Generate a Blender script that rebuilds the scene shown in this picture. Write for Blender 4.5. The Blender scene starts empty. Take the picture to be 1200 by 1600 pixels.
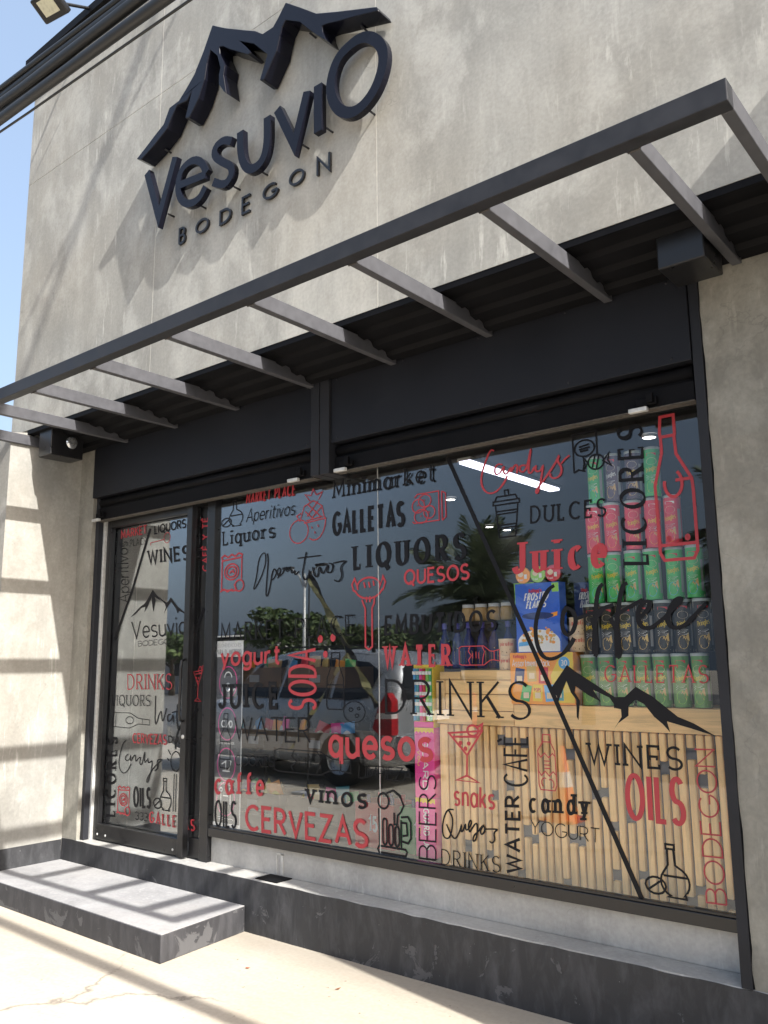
import bpy, bmesh, math, random
from mathutils import Vector, Matrix
from mathutils.geometry import tessellate_polygon

random.seed(7)
scene = bpy.context.scene
COL = scene.collection
R = math.radians

# ------------------------------------------------------------------ camera
cam_data = bpy.data.cameras.new("camera")
cam = bpy.data.objects.new("camera", cam_data)
COL.objects.link(cam)
_yaw, _pitch, _roll = -0.686311, 0.178187, -0.0095135
_f = Vector((math.sin(_yaw) * math.cos(_pitch), math.cos(_yaw) * math.cos(_pitch), math.sin(_pitch)))
_r0 = Vector((math.cos(_yaw), -math.sin(_yaw), 0.0))
_u0 = _r0.cross(_f)
_r = math.cos(_roll) * _r0 + math.sin(_roll) * _u0
_u = -math.sin(_roll) * _r0 + math.cos(_roll) * _u0
cam.matrix_world = Matrix(((_r.x, _u.x, -_f.x, 0.0), (_r.y, _u.y, -_f.y, 0.0), (_r.z, _u.z, -_f.z, 1.5), (0, 0, 0, 1)))
cam_data.sensor_fit = 'HORIZONTAL'
cam_data.sensor_width = 36.0
cam_data.lens = 36.0 * 1328.66 / 1200.0
cam_data.clip_start = 0.05
cam_data.clip_end = 2000.0
scene.camera = cam

# ------------------------------------------------------------------ sky and sun
world = bpy.data.worlds.new("World")
scene.world = world
world.use_nodes = True
wn = world.node_tree.nodes
wl = world.node_tree.links
for n in list(wn):
    wn.remove(n)
SUN_TRAVEL = Vector((-1.12, 0.22, -1.0)).normalized()
sun_el = math.asin(-SUN_TRAVEL.z)
to_sun = -SUN_TRAVEL
sun_az = math.atan2(to_sun.x, to_sun.y)
sky = wn.new("ShaderNodeTexSky")
sky.sky_type = 'NISHITA'
sky.sun_disc = False
sky.sun_elevation = sun_el
sky.sun_rotation = sun_az
sky.air_density = 1.0
sky.dust_density = 7.0
sky.ozone_density = 1.2
bg = wn.new("ShaderNodeBackground")
bg.inputs[1].default_value = 0.10
wo = wn.new("ShaderNodeOutputWorld")
hz = wn.new("ShaderNodeMix"); hz.data_type = 'RGBA'; hz.blend_type = 'ADD'; hz.inputs[0].default_value = 1.0
hz.inputs[7].default_value = (1.30, 1.68, 2.20, 1)      # thin bright haze all over the sky
wl.new(sky.outputs[0], hz.inputs[6]); wl.new(hz.outputs[2], bg.inputs[0])
wl.new(bg.outputs[0], wo.inputs[0])
sun_data = bpy.data.lights.new("sun", 'SUN')
sun_data.energy = 5.0
sun_data.angle = R(0.53)
sun_data.color = (1.0, 0.965, 0.91)
sun = bpy.data.objects.new("sun", sun_data)
COL.objects.link(sun)
sun.rotation_mode = 'QUATERNION'
sun.rotation_quaternion = SUN_TRAVEL.to_track_quat('-Z', 'Y')
sun.location = (10, -3, 12)

scene.view_settings.view_transform = 'Standard'
scene.view_settings.look = 'None'
scene.view_settings.gamma = 1.0
scene.view_settings.exposure = 1.05
scene.view_settings.use_curve_mapping = False
scene.render.engine = 'CYCLES'
scene.cycles.max_bounces = 10
scene.cycles.transparent_max_bounces = 24
scene.cycles.sample_clamp_indirect = 6.0

# ------------------------------------------------------------------ helpers
class MB:
    """collects vertices and faces of one mesh"""
    def __init__(self):
        self.v, self.f, self.m, self.s = [], [], [], []
    def quad(self, a, b, c, d, mi=0, sm=False):
        i = len(self.v); self.v += [tuple(a), tuple(b), tuple(c), tuple(d)]
        self.f.append((i, i + 1, i + 2, i + 3)); self.m.append(mi); self.s.append(sm)
    def tri(self, a, b, c, mi=0):
        i = len(self.v); self.v += [tuple(a), tuple(b), tuple(c)]
        self.f.append((i, i + 1, i + 2)); self.m.append(mi); self.s.append(False)
    def box(self, x0, x1, y0, y1, z0, z1, mi=0):
        i = len(self.v)
        self.v += [(x0, y0, z0), (x1, y0, z0), (x1, y1, z0), (x0, y1, z0), (x0, y0, z1), (x1, y0, z1), (x1, y1, z1), (x0, y1, z1)]
        for q in ((3, 2, 1, 0), (4, 5, 6, 7), (0, 1, 5, 4), (1, 2, 6, 5), (2, 3, 7, 6), (3, 0, 4, 7)):
            self.f.append(tuple(i + k for k in q)); self.m.append(mi); self.s.append(False)
    def tube(self, pts, rad, n=8, mi=0, cap=True, closed=False):
        pts = [Vector(p) for p in pts]
        rads = rad if isinstance(rad, (list, tuple)) else [rad] * len(pts)
        base = len(self.v); prev = None
        for k, p in enumerate(pts):
            t = (pts[min(k + 1, len(pts) - 1)] - pts[max(k - 1, 0)]).normalized()
            if prev is None:
                a = Vector((0, 0, 1)) if abs(t.z) < .9 else Vector((1, 0, 0))
                prev = t.cross(a).normalized()
            nrm = (prev - t * prev.dot(t)).normalized(); prev = nrm
            bn = t.cross(nrm)
            for j in range(n):
                a = 2 * math.pi * j / n
                self.v.append(tuple(p + (nrm * math.cos(a) + bn * math.sin(a)) * rads[k]))
        for k in range(len(pts) - 1):
            for j in range(n):
                a = base + k * n + j; b = base + k * n + (j + 1) % n
                self.f.append((a, b, b + n, a + n)); self.m.append(mi); self.s.append(True)
        if cap:
            self.f.append(tuple(base + j for j in reversed(range(n)))); self.m.append(mi); self.s.append(False)
            e = base + (len(pts) - 1) * n
            self.f.append(tuple(e + j for j in range(n))); self.m.append(mi); self.s.append(False)
    def lathe(self, prof, n=20, c=(0, 0, 0), mi=0, a0=0.0, a1=2 * math.pi, axis='z'):
        base = len(self.v); full = abs(a1 - a0 - 2 * math.pi) < 1e-6
        cnt = n if full else n + 1
        for (r, z) in prof:
            for j in range(cnt):
                a = a0 + (a1 - a0) * j / n
                if axis == 'z': self.v.append((c[0] + r * math.cos(a), c[1] + r * math.sin(a), c[2] + z))
                elif axis == 'y': self.v.append((c[0] + r * math.cos(a), c[1] + z, c[2] + r * math.sin(a)))
                else: self.v.append((c[0] + z, c[1] + r * math.cos(a), c[2] + r * math.sin(a)))
        for k in range(len(prof) - 1):
            for j in range(n):
                a = base + k * cnt + j; b = base + k * cnt + (j + 1) % cnt
                self.f.append((a, b, b + cnt, a + cnt)); self.m.append(mi); self.s.append(True)
    def prism(self, pts, to3, d0, d1, mi=0):
        """polygon pts (2D) extruded between depths d0 and d1; to3(x, y, d) gives the point"""
        n = len(pts); i = len(self.v)
        self.v += [tuple(to3(p[0], p[1], d0)) for p in pts] + [tuple(to3(p[0], p[1], d1)) for p in pts]
        for t in tessellate_polygon([[Vector((p[0], p[1], 0)) for p in pts]]):
            self.f.append((i + t[0], i + t[1], i + t[2])); self.m.append(mi); self.s.append(False)
            if d0 != d1:
                self.f.append((i + n + t[2], i + n + t[1], i + n + t[0])); self.m.append(mi); self.s.append(False)
        if d0 != d1:
            for k in range(n):
                k2 = (k + 1) % n
                self.f.append((i + k, i + k2, i + n + k2, i + n + k)); self.m.append(mi); self.s.append(False)
    def build(self, name, mats, parent=None, bevel=0.0, seg=2, auto=False):
        me = bpy.data.meshes.new(name)
        me.from_pydata(self.v, [], self.f)
        if not isinstance(mats, (list, tuple)): mats = [mats]
        for m in mats: me.materials.append(m)
        me.polygons.foreach_set("material_index", self.m)
        me.polygons.foreach_set("use_smooth", self.s)
        bm = bmesh.new(); bm.from_mesh(me)
        bmesh.ops.recalc_face_normals(bm, faces=bm.faces)
        bm.to_mesh(me); bm.free()
        me.update()
        o = bpy.data.objects.new(name, me)
        COL.objects.link(o)
        if parent is not None: o.parent = parent
        if bevel:
            b = o.modifiers.new("bevel", 'BEVEL'); b.width = bevel; b.segments = seg; b.limit_method = 'ANGLE'; b.angle_limit = R(40)
            b.harden_normals = False
        return o

def tag(o, label=None, cat=None, group=None, kind=None):
    if label: o["label"] = label
    if cat: o["category"] = cat
    if group: o["group"] = group
    if kind: o["kind"] = kind
    return o

def thing(name, label, cat, group=None, loc=(0, 0, 0), rz=0.0):
    o = bpy.data.objects.new(name, None)
    COL.objects.link(o)
    o.location = loc; o.rotation_euler = (0, 0, rz)
    o.empty_display_size = .1
    return tag(o, label, cat, group)

def copy_tree(o, parent=None):
    c = o.copy(); COL.objects.link(c)
    if parent is not None: c.parent = parent
    for ch in list(o.children): copy_tree(ch, c)
    return c

def part(name, mat, parent, boxes, bevel=0.0):
    m = MB()
    for b in boxes: m.box(*b)
    return m.build(name, mat, parent, bevel)

# ------------------------------------------------------------------ materials
class NT:
    def __init__(self, name):
        self.mat = bpy.data.materials.new(name); self.mat.use_nodes = True
        self.t = self.mat.node_tree; self.n = self.t.nodes; self.l = self.t.links
        self.b = self.n["Principled BSDF"]; self.out = self.n["Material Output"]
        self.co = None
    def coord(self, kind="Object"):
        if self.co is None: self.co = self.n.new("ShaderNodeTexCoord")
        return self.co.outputs[kind]
    def map(self, scale=(1, 1, 1), loc=(0, 0, 0), rot=(0, 0, 0), kind="Object"):
        m = self.n.new("ShaderNodeMapping")
        m.inputs["Scale"].default_value = scale; m.inputs["Location"].default_value = loc; m.inputs["Rotation"].default_value = rot
        self.l.new(self.coord(kind), m.inputs[0]); return m.outputs[0]
    def noise(self, vec, scale, detail=6, rough=.55, dist=0.0):
        t = self.n.new("ShaderNodeTexNoise"); t.inputs["Scale"].default_value = scale; t.inputs["Detail"].default_value = detail
        t.inputs["Roughness"].default_value = rough; t.inputs["Distortion"].default_value = dist
        self.l.new(vec, t.inputs["Vector"]); return t.outputs[0]
    def ramp(self, fac, stops, mode='LINEAR'):
        r = self.n.new("ShaderNodeValToRGB"); r.color_ramp.interpolation = mode
        el = r.color_ramp.elements
        while len(el) < len(stops): el.new(.5)
        for e, (p, c) in zip(el, stops):
            e.position = p; e.color = (c, c, c, 1) if not isinstance(c, tuple) else (*c, 1)
        self.l.new(fac, r.inputs[0]); return r.outputs[0]
    def mix(self, fac, a, b, mode='MIX'):
        m = self.n.new("ShaderNodeMix"); m.data_type = 'RGBA'; m.blend_type = mode
        for k, v in ((0, fac), (6, a), (7, b)):
            if isinstance(v, (int, float)): m.inputs[k].default_value = v if k == 0 else (v, v, v, 1)
            elif isinstance(v, tuple): m.inputs[k].default_value = (*v, 1)
            else: self.l.new(v, m.inputs[k])
        return m.outputs[2]
    def math(self, op, a, b=0.0, clamp=False):
        m = self.n.new("ShaderNodeMath"); m.operation = op; m.use_clamp = clamp
        for k, v in ((0, a), (1, b)):
            if isinstance(v, (int, float)): m.inputs[k].default_value = v
            else: self.l.new(v, m.inputs[k])
        return m.outputs[0]
    def sep(self, vec):
        s = self.n.new("ShaderNodeSeparateXYZ"); self.l.new(vec, s.inputs[0]); return s.outputs
    def color(self, c):
        if isinstance(c, tuple): self.b.inputs["Base Color"].default_value = (*c, 1)
        else: self.l.new(c, self.b.inputs["Base Color"])
    def rough(self, r):
        if isinstance(r, (int, float)): self.b.inputs["Roughness"].default_value = r
        else: self.l.new(r, self.b.inputs["Roughness"])
    def bump(self, h, dist=.01, strength=.5):
        b = self.n.new("ShaderNodeBump"); b.inputs["Distance"].default_value = dist; b.inputs["Strength"].default_value = strength
        self.l.new(h, b.inputs["Height"]); self.l.new(b.outputs[0], self.b.inputs["Normal"])

def plain(name, col, rough=.5, metal=0.0, var=.12, scale=9.0, spec=.5):
    t = NT(name)
    v = t.map()
    n = t.noise(v, scale, 5)
    lo = tuple(c * (1 - var) for c in col); hi = tuple(min(1, c * (1 + var)) for c in col)
    t.color(t.ramp(n, [(.3, lo), (.7, hi)]))
    t.rough(t.ramp(n, [(.3, max(.02, rough - .06)), (.7, min(1, rough + .06))]))
    t.b.inputs["Metallic"].default_value = metal
    t.b.inputs["Specular IOR Level"].default_value = spec
    return t.mat

def concrete(name, base, streak=1.0, dark=.62, light=1.3, rough=.75, z_up=True):
    """trowelled micro-cement: clouds, vertical smears, pale scratches, sanded patches"""
    t = NT(name)
    d = t.noise(t.map(), 1.3, 4)
    cloud = t.noise(t.map((1, 1, .8)), 1.1, 9, .66, .3)
    vert = t.noise(t.map((5.0, 5.0, .7)), 1.2, 9, .66, .25)
    patch = t.noise(t.map((1.3, 1.3, .9), rot=(0, .35, 0)), 2.6, 9, .68, .25)
    scr = t.noise(t.map((10, 10, 1.3), rot=(0, .18, 0)), 2.6, 9, .66, .2)
    warm = t.noise(t.map(loc=(5, 3, 1)), .9, 4)
    lo = tuple(c * dark for c in base); hi = tuple(min(.9, c * light) for c in base)
    broad = t.noise(t.map((1.6, 1.6, .45), loc=(7, 2, 4)), .9, 7, .6, .3)
    c1 = t.ramp(cloud, [(.32, tuple(c * .70 for c in base)), (.5, base), (.68, tuple(c * 1.22 for c in base))])
    c1 = t.mix(t.ramp(broad, [(.42, 0.0), (.64, .5)]), c1, tuple(c * .62 for c in base))
    c2 = t.mix(t.ramp(vert, [(.40, 0.0), (.74, .55 * streak)]), c1, lo)
    c3 = t.mix(t.ramp(patch, [(.48, 0.0), (.63, .56)]), c2, hi)
    sm = t.math('MULTIPLY', t.ramp(scr, [(.57, 0.0), (.66, .8)]), t.ramp(d, [(.46, .08), (.62, 1.0)]))
    c4 = t.mix(sm, c3, tuple(min(.9, c * light * 1.08) for c in base))
    c5 = t.mix(t.ramp(warm, [(.4, 0.0), (.65, .22)]), c4, (base[0] * 1.1, base[1] * .98, base[2] * .82))
    vo = t.n.new("ShaderNodeTexVoronoi"); vo.feature = 'DISTANCE_TO_EDGE'; vo.inputs["Scale"].default_value = .8
    wv = t.n.new("ShaderNodeVectorMath"); wv.operation = 'ADD'; nz = t.n.new("ShaderNodeTexNoise"); nz.inputs["Scale"].default_value = 3.0; nz.inputs["Detail"].default_value = 7
    t.l.new(t.coord(), nz.inputs["Vector"]); t.l.new(t.coord(), wv.inputs[0]); t.l.new(nz.outputs[1], wv.inputs[1]); t.l.new(wv.outputs[0], vo.inputs["Vector"])
    ck = t.math('MULTIPLY', t.ramp(vo.outputs["Distance"], [(.0, 1.0), (.004, 0.0)]), t.ramp(warm, [(.5, 0.0), (.6, .5)]))
    c5 = t.mix(ck, c5, tuple(c * .5 for c in base))
    fine = t.noise(t.map(), 55, 4)
    c6 = t.mix(.35, c5, t.ramp(fine, [(.3, .38), (.7, .62)]), 'OVERLAY')
    t.color(c6)
    t.rough(t.ramp(patch, [(.3, rough + .1), (.7, rough - .12)]))
    h = t.math('ADD', t.math('MULTIPLY', patch, .6), t.math('MULTIPLY', scr, .4))
    t.bump(h, .006, .35)
    return t.mat

def painted_black(name, base=(.030, .031, .036), wear=(.27, .27, .28), z_lo=0.0, z_hi=.3, amount=.5, vec_scale=(1, 1, 1)):
    """black plinth paint, peeled towards the ground and rubbed"""
    t = NT(name)
    v = t.map(vec_scale)
    n = t.noise(v, 5.5, 9, .66, .8)
    n2 = t.noise(t.map((2, 2, .7), loc=(3, 1, 0)), 7.0, 8, .65, .4)
    z = t.sep(t.coord())[2]
    mr = t.n.new("ShaderNodeMapRange"); mr.inputs[1].default_value = z_lo; mr.inputs[2].default_value = z_hi
    mr.inputs[3].default_value = .13 * amount * 2; mr.inputs[4].default_value = 0.0
    t.l.new(z, mr.inputs[0])
    m = t.math('ADD', n, mr.outputs[0])
    chip = t.ramp(m, [(.655, 0.0), (.67, 1.0)])
    haze = t.ramp(n2, [(.45, 0.0), (.8, .38)])
    c = t.mix(haze, base, (.13, .13, .14))
    c = t.mix(t.math('MULTIPLY', chip, .75), c, wear)
    spk = t.noise(t.map(loc=(1, 2, 3)), 70, 2)
    c = t.mix(t.ramp(spk, [(.76, 0.0), (.79, .7)]), c, (.45, .45, .43))
    t.color(c); t.rough(.62)
    t.bump(t.math('SUBTRACT', n2, t.math('MULTIPLY', chip, .5)), .004, .6)
    return t.mat

M = {}
M['wall'] = concrete("trowelled_concrete", (.350, .346, .318), streak=1.3)
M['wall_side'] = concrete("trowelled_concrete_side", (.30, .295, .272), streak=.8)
M['wall_shaded'] = concrete("raw_shaded_pillar_concrete", (.235, .228, .200), streak=1.4, light=1.5)  # darker pillar cement; the shade on both pillars is mixed into its colour
M['sill'] = concrete("sill_concrete", (.36, .358, .345), streak=.3, dark=.7, rough=.6)
M['step_top'] = concrete("step_concrete", (.30, .30, .305), streak=.25, dark=.75, light=1.2, rough=.7)
M['plinth'] = painted_black("plinth_paint", base=(.022,.023,.026), wear=(.09,.09,.094), amount=.22)
M['step_side'] = painted_black("step_paint", (.032, .032, .036), (.10, .10, .104), 0, .14, .55)
M['steel'] = plain("anthracite_steel", (.021, .022, .026), .5, .0, .25, 14, .3)
M['steel_rafter'] = plain("rafter_steel", (.066, .067, .075), .45, .0, .15, 20, .3)
M['steel_dark'] = plain("dark_sheet", (.005, .005, .006), .6, .0, .3, 6, .1)
M['frame'] = plain("black_aluminium", (.010, .010, .011), .33, .0, .2, 20)
M['jamb'] = plain("jamb_paint", (.018, .019, .023), .55, .0, .2, 5, .25)
M['sign'] = plain("navy_acrylic", (.006, .0065, .012), .22, .0, .1, 3, .22)
M['sign_small'] = plain("black_acrylic", (.012, .012, .014), .3, .0, .1, 3)
M['cable'] = plain("cable_rubber", (.012, .012, .012), .5, 0, .2, 30)
M['galv'] = plain("pale_metal", (.52, .52, .50), .45, .3, .15, 40)
M['vinyl_red'] = plain("red_vinyl", (.36, .030, .040), .5, 0, .04, 3)
M['vinyl_black'] = plain("black_vinyl", (.007, .007, .009), .5, 0, .1, 3, .2)
M['white'] = plain("white_print", (.78, .78, .76), .5, 0, .03, 3)
M['interior'] = plain("interior_paint", (.045, .045, .048), .8, 0, .2, 1)
M['interior_floor'] = plain("interior_floor", (.14, .13, .12), .35, 0, .2, 2)
M['dark'] = plain("dark_void", (.012, .012, .013), .8, 0, .2, 2)
M['lip'] = plain("weathered_lip", (.07, .062, .052), .7, .1, .7, 60)

def lamp_mat(name, col, s):
    t = NT(name)
    t.b.inputs["Base Color"].default_value = (*col, 1)
    t.b.inputs["Emission Color"].default_value = (*col, 1)
    t.b.inputs["Emission Strength"].default_value = s
    return t.mat
M['tube'] = lamp_mat("lit_tube", (.84, .84, 1.0), 1.7)
M['spot'] = lamp_mat("lit_downlight", (1.0, .97, .9), 6.0)

def glass(name, k=.85, tint=(.985, .99, .99)):
    t = NT(name); t.n.remove(t.b)
    lw = t.n.new("ShaderNodeLayerWeight"); lw.inputs[0].default_value = .5
    f = t.math('ADD', t.math('MULTIPLY', t.math('POWER', lw.outputs["Facing"], 2.0), k), .040, True)
    tr = t.n.new("ShaderNodeBsdfTransparent"); tr.inputs[0].default_value = (*tint, 1)
    gl = t.n.new("ShaderNodeBsdfGlossy"); gl.inputs["Roughness"].default_value = 0.0
    gl.inputs[0].default_value = (.9, .95, 1.0, 1)
    mx = t.n.new("ShaderNodeMixShader")
    t.l.new(f, mx.inputs[0]); t.l.new(tr.outputs[0], mx.inputs[1]); t.l.new(gl.outputs[0], mx.inputs[2])
    t.l.new(mx.outputs[0], t.out.inputs[0])
    return t.mat
M['glass'] = glass("window_glass")

def ground_mat():
    t = NT("pavement_concrete")
    big = t.noise(t.map(), .7, 6, .55, .5)
    brush = t.noise(t.map((1.2, 6, 1)), 1.6, 8, .6, .6)
    fine = t.noise(t.map(), 45, 5)
    stain = t.noise(t.map(loc=(4, 2, 0)), 2.2, 7, .6, .9)
    c = t.ramp(big, [(.3, (.38, .33, .26)), (.55, (.43, .385, .315)), (.75, (.48, .44, .37))])
    c = t.mix(t.ramp(brush, [(.45, 0.0), (.8, .35)]), c, (.32, .275, .215))
    c = t.mix(t.ramp(stain, [(.58, 0.0), (.75, .4)]), c, (.50, .475, .42))
    c = t.mix(.3, c, t.ramp(fine, [(.3, .36), (.7, .64)]), 'OVERLAY')
    spk = t.noise(t.map(loc=(9, 9, 0)), 28, 2)
    c = t.mix(t.ramp(spk, [(.71, 0.0), (.745, .75)]), c, (.17, .13, .09))
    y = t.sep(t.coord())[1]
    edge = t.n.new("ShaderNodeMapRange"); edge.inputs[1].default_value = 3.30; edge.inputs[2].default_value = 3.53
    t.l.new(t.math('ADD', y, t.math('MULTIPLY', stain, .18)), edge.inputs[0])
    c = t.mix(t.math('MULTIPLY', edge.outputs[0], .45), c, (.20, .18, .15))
    vo = t.n.new("ShaderNodeTexVoronoi"); vo.feature = 'DISTANCE_TO_EDGE'; vo.inputs["Scale"].default_value = .55
    dis = t.n.new("ShaderNodeVectorMath"); dis.operation = 'ADD'
    nz = t.n.new("ShaderNodeTexNoise"); nz.inputs["Scale"].default_value = 2.5; nz.inputs["Detail"].default_value = 6
    t.l.new(t.coord(), nz.inputs["Vector"])
    sc = t.n.new("ShaderNodeVectorMath"); sc.operation = 'SCALE'; sc.inputs[3].default_value = .5
    t.l.new(nz.outputs[1], sc.inputs[0]); t.l.new(t.coord(), dis.inputs[0]); t.l.new(sc.outputs[0], dis.inputs[1]); t.l.new(dis.outputs[0], vo.inputs["Vector"])
    crack = t.math('MULTIPLY', t.ramp(vo.outputs["Distance"], [(.0, 1.0), (.006, 0.0)]), t.ramp(big, [(.44, 0.0), (.56, .75)]))
    c = t.mix(crack, c, (.13, .11, .09))
    t.color(c); t.rough(.8); t.bump(fine, .003, .3)
    return t.mat
M['ground'] = ground_mat()

def wood(name, base, axis='z', knots=True):
    t = NT(name)
    sc = (9, 9, .9) if axis == 'z' else (.9, 9, 9)
    oi = t.n.new("ShaderNodeObjectInfo")
    m = t.n.new("ShaderNodeVectorMath"); m.operation = 'ADD'
    t.l.new(t.map(sc), m.inputs[0])
    cv = t.n.new("ShaderNodeCombineXYZ")
    t.l.new(t.math('MULTIPLY', oi.outputs["Random"], 31.0), cv.inputs[0]); t.l.new(t.math('MULTIPLY', oi.outputs["Random"], 17.0), cv.inputs[2])
    t.l.new(cv.outputs[0], m.inputs[1])
    g = t.noise(m.outputs[0], 2.6, 8, .6, .8)
    g2 = t.noise(m.outputs[0], 9.0, 4, .5)
    c = t.ramp(g, [(.28, tuple(x * .66 for x in base)), (.5, base), (.75, tuple(min(1, x * 1.18) for x in base))])
    c = t.mix(t.ramp(g2, [(.5, 0.0), (.85, .4)]), c, tuple(x * .55 for x in base))
    tone = t.math('MULTIPLY_ADD', oi.outputs["Random"], .34)
    tone.node.inputs[2].default_value = .80
    cc = t.n.new("ShaderNodeCombineColor")
    for k in range(3): t.l.new(tone, cc.inputs[k])
    c = t.mix(1.0, c, cc.outputs[0], 'MULTIPLY')
    t.color(c); t.rough(.6); t.bump(g, .002, .4)
    return t.mat
M['slat'] = wood("pine_slat", (.80, .525, .23))
M['plank'] = wood("pine_plank", (.80, .525, .23), 'x')
M['card'] = plain("cardboard", (.13, .085, .05), .8, 0, .2, 6)

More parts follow.
